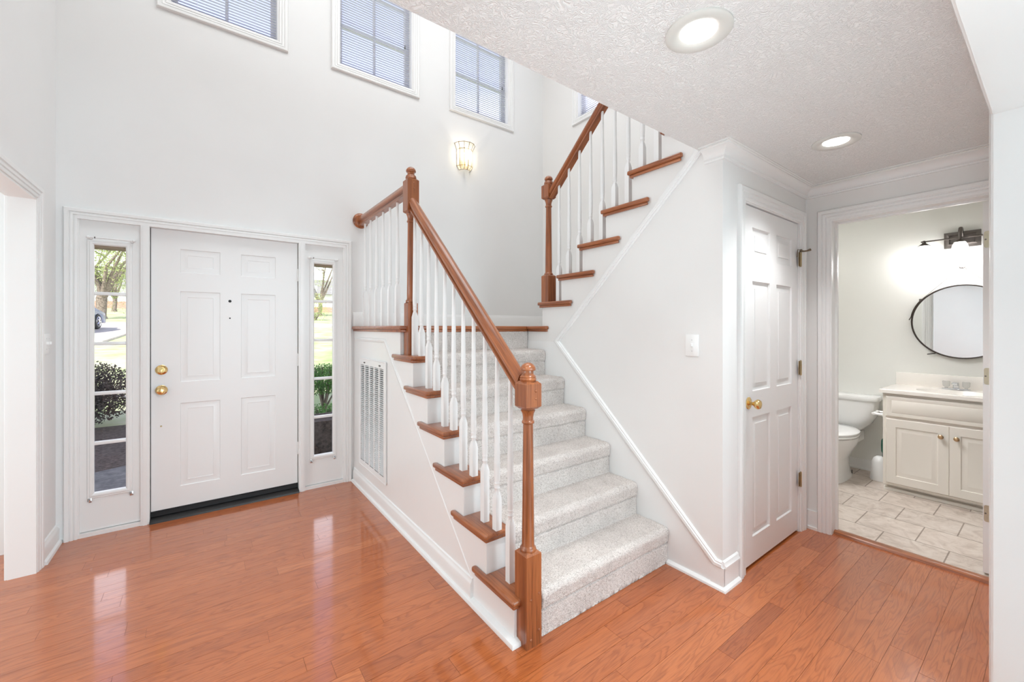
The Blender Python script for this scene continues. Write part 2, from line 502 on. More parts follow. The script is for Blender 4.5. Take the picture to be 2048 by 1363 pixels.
        if not closed:
            s.add(vs[:m], [tuple(range(m))]); s.add(vs[-m:], [tuple(range(m))[::-1]])
        return s
    def ball(s, c, r, n=12, sq=(1, 1, 1)):
        bm = bmesh.new()
        bmesh.ops.create_uvsphere(bm, u_segments=n, v_segments=max(6, n // 2 + 1), radius=1)
        for v in bm.verts:
            v.co = Vector((c[0] + v.co.x * r * sq[0], c[1] + v.co.y * r * sq[1], c[2] + v.co.z * r * sq[2]))
        return s.frombm(bm, True)
    def wall(s, axis, c0, c1, u0, u1, z0, z1, holes=()):
        """slab perpendicular to axis (0: x, 1: y) between c0 and c1 with rectangular holes (u0,u1,z0,z1)"""
        us = sorted({u0, u1} | {min(max(h[i], u0), u1) for h in holes for i in (0, 1)})
        zs = sorted({z0, z1} | {min(max(h[i], z0), z1) for h in holes for i in (2, 3)})
        def solid(i, j):
            if i < 0 or j < 0 or i >= len(us) - 1 or j >= len(zs) - 1:
                return False
            cu = (us[i] + us[i + 1]) / 2; cz = (zs[j] + zs[j + 1]) / 2
            return not any(h[0] < cu < h[1] and h[2] < cz < h[3] for h in holes)
        def P(c, u, z):
            return (c, u, z) if axis == 0 else (u, c, z)
        for i in range(len(us) - 1):
            for j in range(len(zs) - 1):
                if not solid(i, j):
                    continue
                a, bb, c, d = us[i], us[i + 1], zs[j], zs[j + 1]
                s.add([P(c0, a, c), P(c0, bb, c), P(c0, bb, d), P(c0, a, d)], [(0, 1, 2, 3)])
                s.add([P(c1, a, c), P(c1, bb, c), P(c1, bb, d), P(c1, a, d)], [(3, 2, 1, 0)])
                for di, dj, q in ((-1, 0, (a, c, a, d)), (1, 0, (bb, c, bb, d)), (0, -1, (a, c, bb, c)), (0, 1, (a, d, bb, d))):
                    if not solid(i + di, j + dj):
                        s.add([P(c0, q[0], q[1]), P(c0, q[2], q[3]), P(c1, q[2], q[3]), P(c1, q[0], q[1])], [(0, 1, 2, 3)])
        return s
    def panel_face(s, F, u0, u1, v0, v1, rects, offs):
        """flat face u,v with nested panel loops; F(u,v,d) -> point, d = depth into the door.  offs: [(inset, depth), ...]"""
        us = sorted({u0, u1} | {r[i] for r in rects for i in (0, 1)})
        vs_ = sorted({v0, v1} | {r[i] for r in rects for i in (2, 3)})
        for i in range(len(us) - 1):
            for j in range(len(vs_) - 1):
                cu = (us[i] + us[i + 1]) / 2; cv = (vs_[j] + vs_[j + 1]) / 2
                if any(r[0] < cu < r[1] and r[2] < cv < r[3] for r in rects):
                    continue
                s.add([F(us[i], vs_[j], 0), F(us[i + 1], vs_[j], 0), F(us[i + 1], vs_[j + 1], 0), F(us[i], vs_[j + 1], 0)], [(0, 1, 2, 3)])
        for r in rects:
            prev = None
            for ins, d in [(0, 0)] + list(offs):
                L = [F(r[0] + ins, r[2] + ins, d), F(r[1] - ins, r[2] + ins, d), F(r[1] - ins, r[3] - ins, d), F(r[0] + ins, r[3] - ins, d)]
                if prev:
                    for k in range(4):
                        k2 = (k + 1) % 4
                        s.add([prev[k], prev[k2], L[k2], L[k]], [(0, 1, 2, 3)])
                prev = L
            s.add(prev, [(0, 1, 2, 3)])
        return s
    def build(s, name, mat, parent=None, at=None):
        """vertices are given in world coordinates; at = own origin"""
        org = Vector(at) if at is not None else (world_loc(parent) if parent else Vector((0, 0, 0)))
        me = bpy.data.meshes.new(name)
        me.from_pydata([tuple(v - org) for v in s.v], [], s.f)
        me.polygons.foreach_set('use_smooth', s.sm)
        bm = bmesh.new(); bm.from_mesh(me)
        bmesh.ops.remove_doubles(bm, verts=bm.verts[:], dist=1e-6)
        bmesh.ops.recalc_face_normals(bm, faces=bm.faces[:])
        bm.to_mesh(me); bm.free()
        me.set_sharp_from_angle(angle=R(38))
        me.update()
        if isinstance(mat, (list, tuple)):
            for q in mat: me.materials.append(q)
        else:
            me.materials.append(mat)
        o = bpy.data.objects.new(name, me)
        COL.objects.link(o)
        o.location = org - (world_loc(parent) if parent else Vector((0, 0, 0)))
        if parent: o.parent = parent
        return o

def world_loc(o):
    l = Vector((0, 0, 0))
    while o:
        l += o.location
        o = o.parent
    return l

def tag(o, label, cat, group=None):
    o['label'] = label; o['category'] = cat
    if group: o['group'] = group
    return o

def thing(name, label, cat, loc, group=None):
    o = bpy.data.objects.new(name, None)
    o.empty_display_size = 0.05
    COL.objects.link(o)
    o.location = loc
    return tag(o, label, cat, group)

def struct(name, mb, mat):
    o = mb.build(name, mat)
    o['kind'] = 'structure'
    return o

def struct_root(name, loc):
    o = bpy.data.objects.new(name, None)
    COL.objects.link(o); o.location = loc; o['kind'] = 'structure'
    return o

def copy_part(o, parent, loc):
    c = o.copy(); COL.objects.link(c); c.parent = parent; c.location = loc
    return c

def dup(root, loc, label=None):
    r = root.copy(); COL.objects.link(r); r.location = loc
    if label: r['label'] = label
    for ch in list(root.children):
        c = ch.copy(); COL.objects.link(c); c.parent = r
        for g in list(ch.children):
            d = g.copy(); COL.objects.link(d); d.parent = c
    return r

# ------------------------------------------------------------------ dimensions
YF = 3.72          # front wall
XL = -0.74         # left wall
XS = 1.045         # face of the open stair side
XW = 2.11          # wall between the two flights
XR = 3.23          # right wall (bathroom wall, stairwell wall)
YC = 1.04          # closet wall
ZC = 2.257         # hall ceiling
ZT = 5.30          # entry ceiling
YE = 1.147         # edge of the upper floor
RISE = 0.192
RUN = 0.2105
YN1 = 1.362        # first nosing
LAND = 1.344
URISE = 0.1908
URUN = 0.213
UN1 = 2.465        # first nosing of the upper flight
def tz(k): return RISE * k
def ty(k): return YN1 + RUN * (k - 1)
def uz(k): return LAND + URISE * k - 0.006
def uy(k): return UN1 - URUN * (k - 1)

# ------------------------------------------------------------------ floor
def planks(name, x0, x1, y0, y1):
    rnd = random.Random(3)
    vs = []; fs = []; cols = []; mats = []
    y = y0
    widths = [0.083, 0.102, 0.083, 0.070, 0.102, 0.083]
    i = 0
    g = 0.0005
    while y < y1:
        w = widths[i % len(widths)]; i += 1
        ye = min(y + w, y1)
        x = x0 - rnd.random() * 0.9
        while x < x1:
            L = rnd.uniform(0.4, 1.5)
            xa, xb = max(x, x0), min(x + L, x1)
            if xb - xa > 0.01:
                o = len(vs)
                e = 0.0015
                vs += [(xa + g, y + g, -e), (xb - g, y + g, -e), (xb - g, ye - g, -e), (xa + g, ye - g, -e),
                       (xa + g, y + g, 0), (xb - g, y + g, 0), (xb - g, ye - g, 0), (xa + g, ye - g, 0)]
                fs += [(o + 4, o + 5, o + 6, o + 7), (o, o + 1, o + 5, o + 4), (o + 1, o + 2, o + 6, o + 5), (o + 2, o + 3, o + 7, o + 6), (o + 3, o, o + 4, o + 7)]
                c = (min(1, max(0, rnd.gauss(0.5, 0.17))), rnd.random(), rnd.random(), 1)
                cols += [c] * 20
                mats += [0] * 5
            x += L
        y = ye
    o = len(vs)
    vs += [(x0, y0, -0.002), (x1, y0, -0.002), (x1, y1, -0.002), (x0, y1, -0.002), (x0, y0, -0.12), (x1, y0, -0.12), (x1, y1, -0.12), (x0, y1, -0.12)]
    extra = [(o, o + 1, o + 2, o + 3), (o + 7, o + 6, o + 5, o + 4), (o, o + 4, o + 5, o + 1), (o + 1, o + 5, o + 6, o + 2), (o + 2, o + 6, o + 7, o + 3), (o + 3, o + 7, o + 4, o)]
    fs += extra; cols += [(0, 0, 0, 1)] * 24; mats += [1] * 6
    me = bpy.data.meshes.new(name)
    me.from_pydata(vs, [], fs)
    ca = me.color_attributes.new('plank', 'FLOAT_COLOR', 'CORNER')
    ca.data.foreach_set('color', [q for c in cols for q in c])
    me.polygons.foreach_set('material_index', mats)
    me.materials.append(M['floor']); me.materials.append(M['groove'])
    me.update()
    ob = bpy.data.objects.new(name, me)
    COL.objects.link(ob); ob['kind'] = 'structure'
    return ob
planks('floor', -4.0, 3.268, 0.0, 3.74)
struct('floor_living', MB().box(-4.0, XR, -4.0, 0.0, -0.12, 0.004), M['bounce_carpet'])  # unseen floor, carpet made pale so its bounced light stays neutral
struct('floor_bathroom', MB().box(3.30, 4.95, -0.9, 1.9, -0.12, 0.008), M['tile'])

# ------------------------------------------------------------------ walls
WINX = [(-0.201, 0.466), (0.922, 1.587), (2.045, 2.720)]
WZ0, WZ1 = 3.595, 4.75
DOOR_U = (-0.655, 0.960, 0.0, 2.03)
struct('wall_front', MB().wall(1, YF, YF + 0.16, -6.0, 9.0, -0.4, 6.0,
       [DOOR_U] + [(a, c, WZ0, WZ1) for a, c in WINX]), M['wall_white'])
LO = (1.55, 3.338, -0.01, 2.033)     # opening in the left wall
struct('wall_left', MB().wall(0, XL, XL - 0.098, -1.2, YF, -0.02, ZT, [LO, (-1.3, -0.03, -0.1, 2.5)]), M['wall_white'])
BD = (0.224, 0.900, -0.01, 2.02)
W4 = (2.47, 3.155, WZ0, WZ1)
struct('wall_right', MB().wall(0, XR, XR + 0.12, -1.2, YF, -0.02, ZT, [BD, W4]), M['wall'])
CD = (2.350, 3.112, -0.01, 2.012)
struct('wall_closet', MB().wall(1, YC, YC + 0.107, XW + 0.0995, XR, 0, ZC, [CD]), M['wall'])
# wall between the flights: its top follows the upper steps
poly = [(YC, 0), (2.62, 0), (2.62, LAND - 0.035), (uy(1) - 0.028, LAND - 0.035)]
for k in range(1, 8):
    yr = uy(k) - 0.028
    yn = max(uy(k + 1) - 0.028, YE)
    poly += [(yr, uz(k) - 0.03), (yn, uz(k) - 0.03)]
poly += [(YE, ZC), (YC, ZC)]
struct('wall_stair', MB().prism(poly, 0, XW, XW + 0.10), M['wall'])
# hall ceiling / upper floor edge, entry ceiling and the unseen shell around
struct('ceiling', MB().box(-0.74, XR, -0.02, YE, ZC, 2.62), M['ceiling'])
struct('ceiling_entry', MB().box(-0.9, 3.4, -1.2, YF + 0.16, ZT, ZT + 0.1), M['ceiling'])
struct('wall_upper', MB().box(-0.74, XR, -1.2, -1.1, 2.62, ZT).box(-0.74, XR, -1.2, -0.02, 2.50, 2.62), M['wall_white'])
# cased opening the camera looks through: beam above, jamb at the right
struct('wall_opening', MB().wall(1, -0.02, 0.143, -4.0, XR, 0, 2.50, [(-2.2, 2.10, -0.01, 2.038)]), M['trim'])
# living room and dining room shells
struct('wall_living', MB().box(-4.0, XR, -4.0, -3.9, 0, 2.5).box(-4.1, -4.0, -4.0, YF, 0, 2.5), M['wall_white'])
struct('wall_living_right', MB().box(XR, XR + 0.1, -4.0, -1.2, -0.02, 2.6), M['wall_white'])
struct('ceiling_living', MB().box(-4.0, XR, -4.0, -0.02, 2.44, 2.50).box(-4.0, XL - 0.098, 0.143, YF, 2.44, 2.50), M['wall_white'])
# bathroom shell
struct('wall_bathroom_back', MB().box(4.95, 5.05, -0.9, 1.9, 0, 2.44), M['bath_wall'])
struct('wall_bathroom_left', MB().box(3.35, 4.95, 1.9, 2.0, 0, 2.44), M['bath_wall'])
struct('wall_bathroom_right', MB().box(3.35, 4.95, -1.0, -0.9, 0, 2.44), M['bath_wall'])
struct('ceiling_bathroom', MB().box(3.35, 5.05, -1.0, 2.0, 2.44, 2.5), M['bath_wall'])
struct('wall_bathroom_front', MB().wall(0, 3.35, 3.356, -0.9, 1.9, 0.008, 2.44, [(BD[0] - 0.01, BD[1] + 0.01, -0.01, BD[3] + 0.01)]), M['bath_wall'])

# ------------------------------------------------------------------ trim
CAS = [(0.0, 0), (0.0, 0.009), (0.005, 0.0125), (0.014, 0.0125), (0.0155, 0.0085), (0.0185, 0.0085), (0.0215, 0.0145), (0.032, 0.0165), (0.0345, 0.0125), (0.0375, 0.0125), (0.041, 0.0195), (0.058, 0.0205), (0.0635, 0.016), (0.065, 0.012), (0.065, 0)]
def scaled(prof, w, hs=1.0):
    k = w / max(p[0] for p in prof)
    return [(a * k, h * hs) for a, h in prof]
def rev(prof): return [(-a, h) for a, h in prof]
BASE = [(0, 0), (0.016, 0), (0.016, 0.085), (0.013, 0.095), (0.009, 0.100), (0.007, 0.112), (0.0, 0.116)]
SHOE = [(0.015, 0), (0.031, 0), (0.031, 0.008), (0.027, 0.017), (0.015, 0.023)]
BASE_TALL = [(0, 0), (0.016, 0), (0.016, 0.095), (0.011, 0.104), (0.0095, 0.118), (0.005, 0.128), (0, 0.132)]
def baseboard(name, pts, prof=BASE, shoe=True):
    mb = MB().sweep(pts, prof, (0, 0, 1))
    if shoe: mb.sweep(pts, SHOE, (0, 0, 1))
    return struct(name, mb, M['trim'])
# profile goes to the left of travel
baseboard('baseboard_left', [(XL, YF, 0), (XL, 3.412, 0)])
mb = MB().sweep([(XS, 1.72, 0), (XS, YF - 0.02, 0)], BASE, (0, 0, 1))
mb.sweep([(1.068, YN1 + 0.028, 0), (XS, YN1 + 0.028, 0), (XS, YF - 0.02, 0)], [(0, 0)] + [(max(0, a - 0.0), h) for a, h in SHOE[0:4]] + [(0.0, 0.023)], (0, 0, 1))
struct('baseboard_stair', mb, M['trim'])
# base at the wall end between the flights, its bead climbing as the skirt trim
BEAD = [(0, 0), (0, 0.006), (0.006, 0.013), (0.013, 0.013), (0.016, 0.017), (0.030, 0.017), (0.033, 0.012), (0.041, 0.009), (0.046, 0.005), (0.046, 0)]
mb = MB().sweep([(XW, YC, 0.146), (XW, 1.068, 0.146), (XW, 2.235, 1.230), (XW, 1.147, 2.256)], BEAD, (-1, 0, 0))
struct('trim_1', mb, M['trim'])
mb = MB().prism([(YC - 0.0098, 0.0), (1.40, 0), (2.60, 1.09), (2.62, 1.11), (2.62, 1.225), (2.29, 1.225), (1.085, 0.118), (YC - 0.0098, 0.118)], 0, XW - 0.004, XW)
mb.box(XW - 0.010, XW, YC - 0.0098, 1.10, 0, 0.112)
mb.sweep([(2.262, YC, 0), (XW, YC, 0), (XW, 1.345, 0)], [(0, 0), (0.026, 0), (0.024, 0.010), (0.012, 0.019), (0, 0.02)], (0, 0, 1))
mb.box(XW - 0.0001, 2.262, YC - 0.010, YC, 0, 0.112)
mb.sweep([(XW - 0.002, YC, 0.112), (2.262, YC, 0.112)], rev([(0, 0), (0.018, 0), (0.018, 0.008), (0.012, 0.014), (0.009, 0.028), (0, 0.034)]), (0, 0, 1))
struct('baseboard_closet', mb, M['trim'])
mb = MB().box(XR - 0.012, XR, 0.968, YC, 0, 0.12).box(XR - 0.022, XR, 0.968, YC, 0, 0.018)
struct('baseboard_right', mb, M['trim'])
struct('baseboard_landing', MB().sweep([(XS - 0.01, YF, LAND), (XR, YF, LAND)][::-1], [(0, 0), (0.014, 0), (0.014, 0.095), (0.009, 0.105), (0.006, 0.118), (0, 0.121)], (0, 0, 1)), M['trim'])
struct('baseboard_bathroom', MB().sweep([(4.95, -0.9, 0.008), (4.95, 1.9, 0.008)], [(0, 0), (0.026, 0), (0.024, 0.012), (0.014, 0.02), (0.014, 0.072), (0.007, 0.09), (0, 0.093)], (0, 0, 1)), M['trim'])
# crown moulding around the hall corner
CROWN = [(0, 0), (0, -0.070), (0.010, -0.070), (0.012, -0.061), (0.009, -0.058), (0.017, -0.053), (0.017, -0.047), (0.021, -0.036), (0.030, -0.025), (0.044, -0.017), (0.055, -0.014), (0.055, -0.009), (0.064, -0.008), (0.062, -0.004), (0.071, -0.003), (0.071, 0)]
struct('trim_2', MB().sweep([(XR, 0.15, ZC), (XR, YC, ZC), (XW, YC, ZC), (XW, YE - 0.016, ZC)], CROWN, (0, 0, 1)), M['trim'])

# casings: (path with the opening on the right of travel)
def casing(name, pts, nrm, w=0.065, extra=None):
    mb = MB().sweep(pts, scaled(CAS, w), nrm)
    if extra: extra(mb)
    return struct(name, mb, M['trim'])
# front door unit (faces -y)
def fd(mb):
    mb.box(-0.648, 0.963, YF - 0.012, YF + 0.16, 2.018, 2.05)
    mb.box(-0.665, -0.638, YF - 0.004, YF + 0.16, 0, 2.03); mb.box(0.953, 0.975, YF - 0.004, YF + 0.16, 0, 2.03)
    for a, c in ((-0.349, -0.303), (0.610, 0.657)):
        mb.box(a, c, YF - 0.0118, YF + 0.14, 0, 2.0178)
        mb.box(a + 0.012, c - 0.012, YF - 0.018, YF - 0.010, 0, 2.016)
casing('trim_3', [(-0.645, YF, 0), (-0.645, YF, 2.022), (0.960, YF, 2.022), (0.960, YF, 0)], (0, -1, 0), 0.062, fd)
# left opening (faces +x)
def lo(mb):
    mb.box(XL - 0.098, XL + 0.006, 3.330, 3.342, 0, 2.025)
    mb.box(XL - 0.098, XL + 0.006, 1.55, 3.342, 2.025, 2.037)
    mb.box(XL - 0.098, XL + 0.006, 1.545, 1.558, 0, 2.025)
casing('trim_4', [(XL, 1.545, 0), (XL, 1.545, 2.036), (XL, 3.342, 2.036), (XL, 3.342, 0)], (1, 0, 0), 0.068, lo)
casing('trim_5', [(XL - 0.098, 3.334, 0), (XL - 0.098, 3.334, 2.028), (XL - 0.098, 1.553, 2.028), (XL - 0.098, 1.553, 0)], (-1, 0, 0), 0.068)
# closet door casing (faces -y)
def cl(mb):
    mb.box(2.336, 2.352, YC - 0.004, YC + 0.107, 0, 2.010); mb.box(3.110, 3.126, YC - 0.004, YC + 0.107, 0, 2.010)
    mb.box(2.336, 3.126, YC - 0.004, YC + 0.107, 2.010, 2.026)
    mb.box(2.352, 2.362, YC + 0.048, YC + 0.08, 0, 2.0); mb.box(3.100, 3.110, YC + 0.048, YC + 0.08, 0, 2.0)
casing('trim_6', [(2.342, YC, 0), (2.342, YC, 2.018), (3.120, YC, 2.018), (3.120, YC, 0)], (0, -1, 0), 0.075, cl)
# bathroom door casing (faces -x), right side hidden behind the jamb
def bc(mb):
    mb.box(XR - 0.004, XR + 0.128, 0.896, 0.912, 0.0, 2.014); mb.box(XR - 0.004, XR + 0.128, 0.212, 0.228, 0, 2.014)
    mb.box(XR - 0.004, XR + 0.128, 0.212, 0.912, 2.014, 2.03)
    mb.box(XR + 0.062, XR + 0.085, 0.884, 0.896, 0.0, 2.002); mb.box(XR + 0.062, XR + 0.085, 0.228, 0.896, 2.002, 2.014)
casing('trim_7', [(XR, 0.904, 0), (XR, 0.904, 2.022), (XR, 0.220, 2.022), (XR, 0.220, 0)], (-1, 0, 0), 0.068, bc)
casing('trim_8', [(3.356, 0.220, 0.008), (3.356, 0.220, 2.022), (3.356, 0.904, 2.022), (3.356, 0.904, 0.008)], (1, 0, 0), 0.06)
# casing on the hall side of the opening the camera stands in
mb = MB().sweep([(2.106, 0.143, 0), (2.106, 0.143, 2.044), (-2.206, 0.143, 2.044), (-2.206, 0.143, 0)], scaled(CAS, 0.07, 0.66), (0, 1, 0))
struct('trim_9', mb, M['trim'])
# oak threshold at the bathroom door
mb = MB().prism([(3.258, 0), (3.262, 0.012), (3.272, 0.018), (3.300, 0.019), (3.325, 0.013), (3.33, 0)], 1, 0.228, 0.896)
struct('trim_10', mb, M['oak_y'])

# ------------------------------------------------------------------ six panel doors
def knob(parent, c, d, name='door_knob', mat='brass', r=0.0265, lock=False):
    """c on the door face, d outward direction along y (-1/1)"""
    mb = MB()
    P = lambda prof: [(rr, d * h) for rr, h in prof]
    mb.lathe(P([(0.0, 0.0), (0.034, 0.0), (0.034, 0.003), (0.030, 0.006), (0.024, 0.008), (0.021, 0.010), (0.010, 0.012)]), c, 1, 24, False)
    o = mb.build('rosette', M[mat], parent)
    mb = MB()
    if lock:
        mb.lathe(P([(0.0, 0.008), (0.022, 0.008), (0.021, 0.014), (0.0, 0.015)]), c, 1, 24, False)
        mb.bbox(c[0] - 0.004, c[0] + 0.004, c[1] + d * 0.030 - 0.010, c[1] + d * 0.030 + 0.010, c[2] - 0.021, c[2] + 0.006, 0.002)
        return mb.build('thumb_turn', M[mat], parent)
    mb.lathe(P([(0.010, 0.008), (0.009, 0.022), (0.012, 0.030), (0.021, 0.036), (r, 0.046), (r, 0.052), (0.022, 0.061), (0.012, 0.065), (0.0, 0.066)]), c, 1, 24, False)
    return mb.build(name, M[mat], parent)

def hinge(parent, x, y, z, mat, h=0.089, side=1):
    mb = MB()
    mb.tube([(x, y, z - h / 2), (x, y, z + h / 2)], 0.006, 10)
    mb.tube([(x, y, z - h / 2 - 0.004), (x, y, z - h / 2)], 0.0045, 8); mb.tube([(x, y, z + h / 2), (x, y, z + h / 2 + 0.005)], 0.0045, 8)
    mb.box(x - 0.020, x + 0.020, y + 0.004, y + 0.0065, z - h / 2, z + h / 2)
    return mb.build('hinge', M[mat], parent)

# front door
d1 = struct_root('door_1', (0.15, 3.75, 0.05))
YD = 3.752
mb = MB()
Fd = lambda u, v, d: (u, YD + d, v)
rects = []
for a, c in ((-0.143, 0.090), (0.218, 0.449)):
    rects += [(a, c, 1.722, 1.889), (a, c, 0.946, 1.590), (a, c, 0.208, 0.796)]
mb.panel_face(Fd, -0.299, 0.606, 0.066, 2.017, rects, [(0.004, 0.006), (0.015, 0.0065), (0.042, 0.0005), (0.0435, 0.0025)])
mb.box(-0.299, 0.606, YD + 0.008, YD + 0.044, 0.066, 2.017)
for q in ((-0.299, -0.299 + 1e-4), (0.606 - 1e-4, 0.606)):
    mb.box(q[0], q[1], YD, YD + 0.01, 0.066, 2.017)
mb.build('slab', M['door'], d1)
knob(d1, (-0.244, YD, 0.897), -1, r=0.027)
knob(d1, (-0.244, YD, 1.038), -1, lock=True)
for z in (1.76, 1.07, 0.35):
    mb = MB(); mb.tube([(0.6085, YD - 0.006, z - 0.05), (0.6085, YD - 0.006, z + 0.05)], 0.006, 10)
    mb.build('hinge', M['trim'], d1)
mb = MB().lathe([(0, -0.002), (0.007, -0.002), (0.007, 0.001)], (0.149, YD, 1.530), 1, 14).lathe([(0.007, -0.001), (0.010, -0.001), (0.010, 0.001)], (0.149, YD, 1.530), 1, 14)
mb.build('peephole', M['black'], d1)
MB().lathe([(0, -0.001), (0.0055, -0.001), (0.0055, 0.001)], (0.149, YD, 1.402), 1, 12).build('screw_hole', M['black'], d1)
MB().lathe([(0, -0.003), (0.006, -0.003), (0.006, 0.001)], (-0.246, YD, 0.647), 1, 12).build('door_stud', M['old_brass'], d1)
mb = MB().box(-0.300, 0.607, YD + 0.002, YD + 0.042, 0.026, 0.0665)
mb.box(-0.300, 0.607, YD - 0.004, YD + 0.002, 0.028, 0.058)
mb.build('sweep', M['black'], d1)
mb = MB().prism([(3.690, 0), (3.692, 0.012), (3.715, 0.019), (3.745, 0.022), (3.86, 0.024), (3.88, 0)], 0, -0.303, 0.610)
struct('trim_11', mb, M['bronze_sill'])
mb = MB().box(-0.3035, -0.299, YD + 0.004, YD + 0.03, 0.02, 2.02).box(0.606, 0.6105, YD + 0.008, YD + 0.03, 0.02, 2.02).box(-0.303, 0.61, YD + 0.004, YD + 0.03, 2.0165, 2.02)
struct('trim_12', mb, M['black'])

# closet door
d2 = struct_root('door_2', (2.73, YC, 0.01))
Y2 = YC + 0.006
Fd = lambda u, v, d: (u, Y2 + d, v)
rects = []
for a, c in ((2.456, 2.688), (2.778, 3.010)):
    rects += [(a, c, 1.722, 1.892), (a, c, 0.975, 1.592), (a, c, 0.160, 0.830)]
mb = MB().panel_face(Fd, 2.355, 3.107, 0.014, 2.006, rects, [(0.004, 0.009), (0.012, 0.012), (0.018, 0.012), (0.040, 0.0065), (0.042, 0.003)])
mb.box(2.355, 3.107, Y2 + 0.014, Y2 + 0.035, 0.014, 2.006)
for q in ((2.355, 2.3551), (3.1069, 3.107)): mb.box(q[0], q[1], Y2, Y2 + 0.02, 0.014, 2.006)
mb.box(2.355, 3.107, Y2, Y2 + 0.02, 0.014, 0.0141)
mb.build('slab', M['door'], d2)
knob(d2, (2.408, Y2, 0.914), -1, r=0.027)
for z in (1.775, 1.07, 0.345):
    hinge(d2, 3.109, YC - 0.012, z, 'old_brass')
mb = MB().tube([(3.109, YC - 0.013, 1.822), (3.109, YC - 0.013, 1.840)], [0.009, 0.007], 12)
mb.tube([(3.109, YC - 0.013, 1.826), (3.128, YC - 0.038, 1.828), (3.142, YC - 0.056, 1.836)], [0.005, 0.005, 0.008], 10)
mb.tube([(3.109, YC - 0.013, 1.826), (3.075, YC - 0.035, 1.822)], [0.005, 0.0055], 10)
mb.tube([(3.075, YC - 0.035, 1.822), (3.066, YC - 0.010, 1.835), (3.082, YC + 0.0, 1.79)], 0.003, 8)
mb.build('hinge_pin_stop', M['bronze'], d2)
struct('wall_closet_inside', MB().box(2.3, 3.2, YC + 0.45, YC + 0.47, 0, 1.25), M['wall'])

# bathroom door, standing open into the room
d3 = struct_root('door_3', (3.345, 0.24, 0.02))
mb = MB().box(3.345, 3.99, 0.2285, 0.2640, 0.022, 2.005)
mb.build('slab', M['door'], d3)
for z in (1.802, 1.072, 0.340):
    mb = MB().prism([(0.230, z - 0.044), (0.254, z - 0.044), (0.2590, z - 0.040), (0.2605, z - 0.034), (0.2605, z + 0.034), (0.2590, z + 0.040), (0.254, z + 0.044), (0.230, z + 0.044)], 0, 3.3432, 3.3455, 0.0)
    h_ = mb.build('hinge', M['pale_brass'], d3)
    MB().lathe([(0.0, 0.0), (0.004, 0.0), (0.004, 0.001)], (3.3425, 0.2545, z), 0, 10).build('screw', M['pewter'], h_)

# ------------------------------------------------------------------ sidelights (window_5, window_6)
def sidelight(name, x0, x1, gx0, gx1):
    root = struct_root(name, ((x0 + x1) / 2, YF + 0.02, 0.03))
    z0, z1 = 0.030, 2.018
    gz0, gz1 = 0.264, 1.868
    mb = MB().wall(1, YF + 0.012, YF + 0.05, x0, x1, z0, z1, [(gx0, gx1, gz0, gz1)])
    mb.sweep([(gx0, YF + 0.012, gz0), (gx0, YF + 0.012, gz1), (gx1, YF + 0.012, gz1), (gx1, YF + 0.012, gz0)],
             [(-0.004, -0.012), (-0.004, 0.004), (0.004, 0.011), (0.014, 0.011), (0.018, 0.007), (0.026, 0.007), (0.029, 0.003), (0.029, 0)], (0, -1, 0), True)
    mb.box(x0, x1, YF - 0.006, YF + 0.05, 0.0, 0.026)
    mb.build('panel', M['trim'], root)
    mb = MB()
    for z in (1.552, 1.228, 0.905, 0.584):
        mb.bbox(gx0, gx1, YF + 0.012, YF + 0.040, z - 0.011, z + 0.011, 0.004)
    mb.build('muntin', M['trim'], root)
    MB().box(gx0 - 0.002, gx1 + 0.002, YF + 0.026, YF + 0.029, gz0, gz1).build('pane', M['glass'], root)
    MB().wall(1, YF + 0.05, YF + 0.16, x0 + 0.0, x1 - 0.0, 0.0, z1, [(x0 + 0.004, x1 - 0.004, gz0 - 0.03, gz1 - 0.012)]).build('outer_frame', M['eave'], root)
    return root
sidelight('window_5', -0.640, -0.349, -0.577, -0.419)
sidelight('window_6', 0.657, 0.956, 0.722, 0.876)

def rod(loc, label):
    r = thing('curtain_rod', label, 'curtain rod', loc, 'curtain rods over the sidelights')
    x, y, z = loc
    MB().tube([(x - 0.108, y, z), (x + 0.108, y, z)], 0.0045, 10).build('rod', M['grille'], r)
    for s in (-1, 1):
        mb = MB().ball((x + s * 0.108, y, z), 0.010, 12)
        mb.bbox(x + s * 0.098 - 0.008, x + s * 0.098 + 0.008, y, 3.7319, z - 0.012, z + 0.008, 0.003)
        mb.build('bracket', M['grille'], r)
    MB().tube([(x - 0.080, y, z), (x - 0.074, y, z)], 0.0055, 10).build('rod_joint', M['pewter'], r)
    return r
rod((-0.490, 3.712, 1.908), 'small white curtain rod above the glass left of the front door')
rod((0.795, 3.712, 1.908), 'small white curtain rod above the glass right of the front door')
def bracket(x, label):
    r = thing('curtain_bracket', label, 'curtain bracket', (x, 3.732, 0.225), 'bare curtain brackets below the sidelight glass')
    MB().bbox(x - 0.009, x + 0.009, 3.724, 3.7319, 0.212, 0.240, 0.002).build('plate', M['chrome'], r)
    MB().tube([(x - 0.004, 3.726, 0.236), (x - 0.004, 3.706, 0.236), (x - 0.004, 3.704, 0.226)], 0.0025, 8).tube([(x + 0.004, 3.726, 0.220), (x + 0.004, 3.710, 0.220)], 0.0025, 8).build('hook', M['pewter'], r)
bracket(-0.592, 'small metal curtain bracket under the left sidelight glass, next to the room corner')
bracket(-0.395, 'small metal curtain bracket under the left sidelight glass, next to the door')
bracket(0.704, 'small metal curtain bracket under the right sidelight glass, next to the door hinges')
bracket(0.887, 'small metal curtain bracket under the right sidelight glass, next to the stairs')

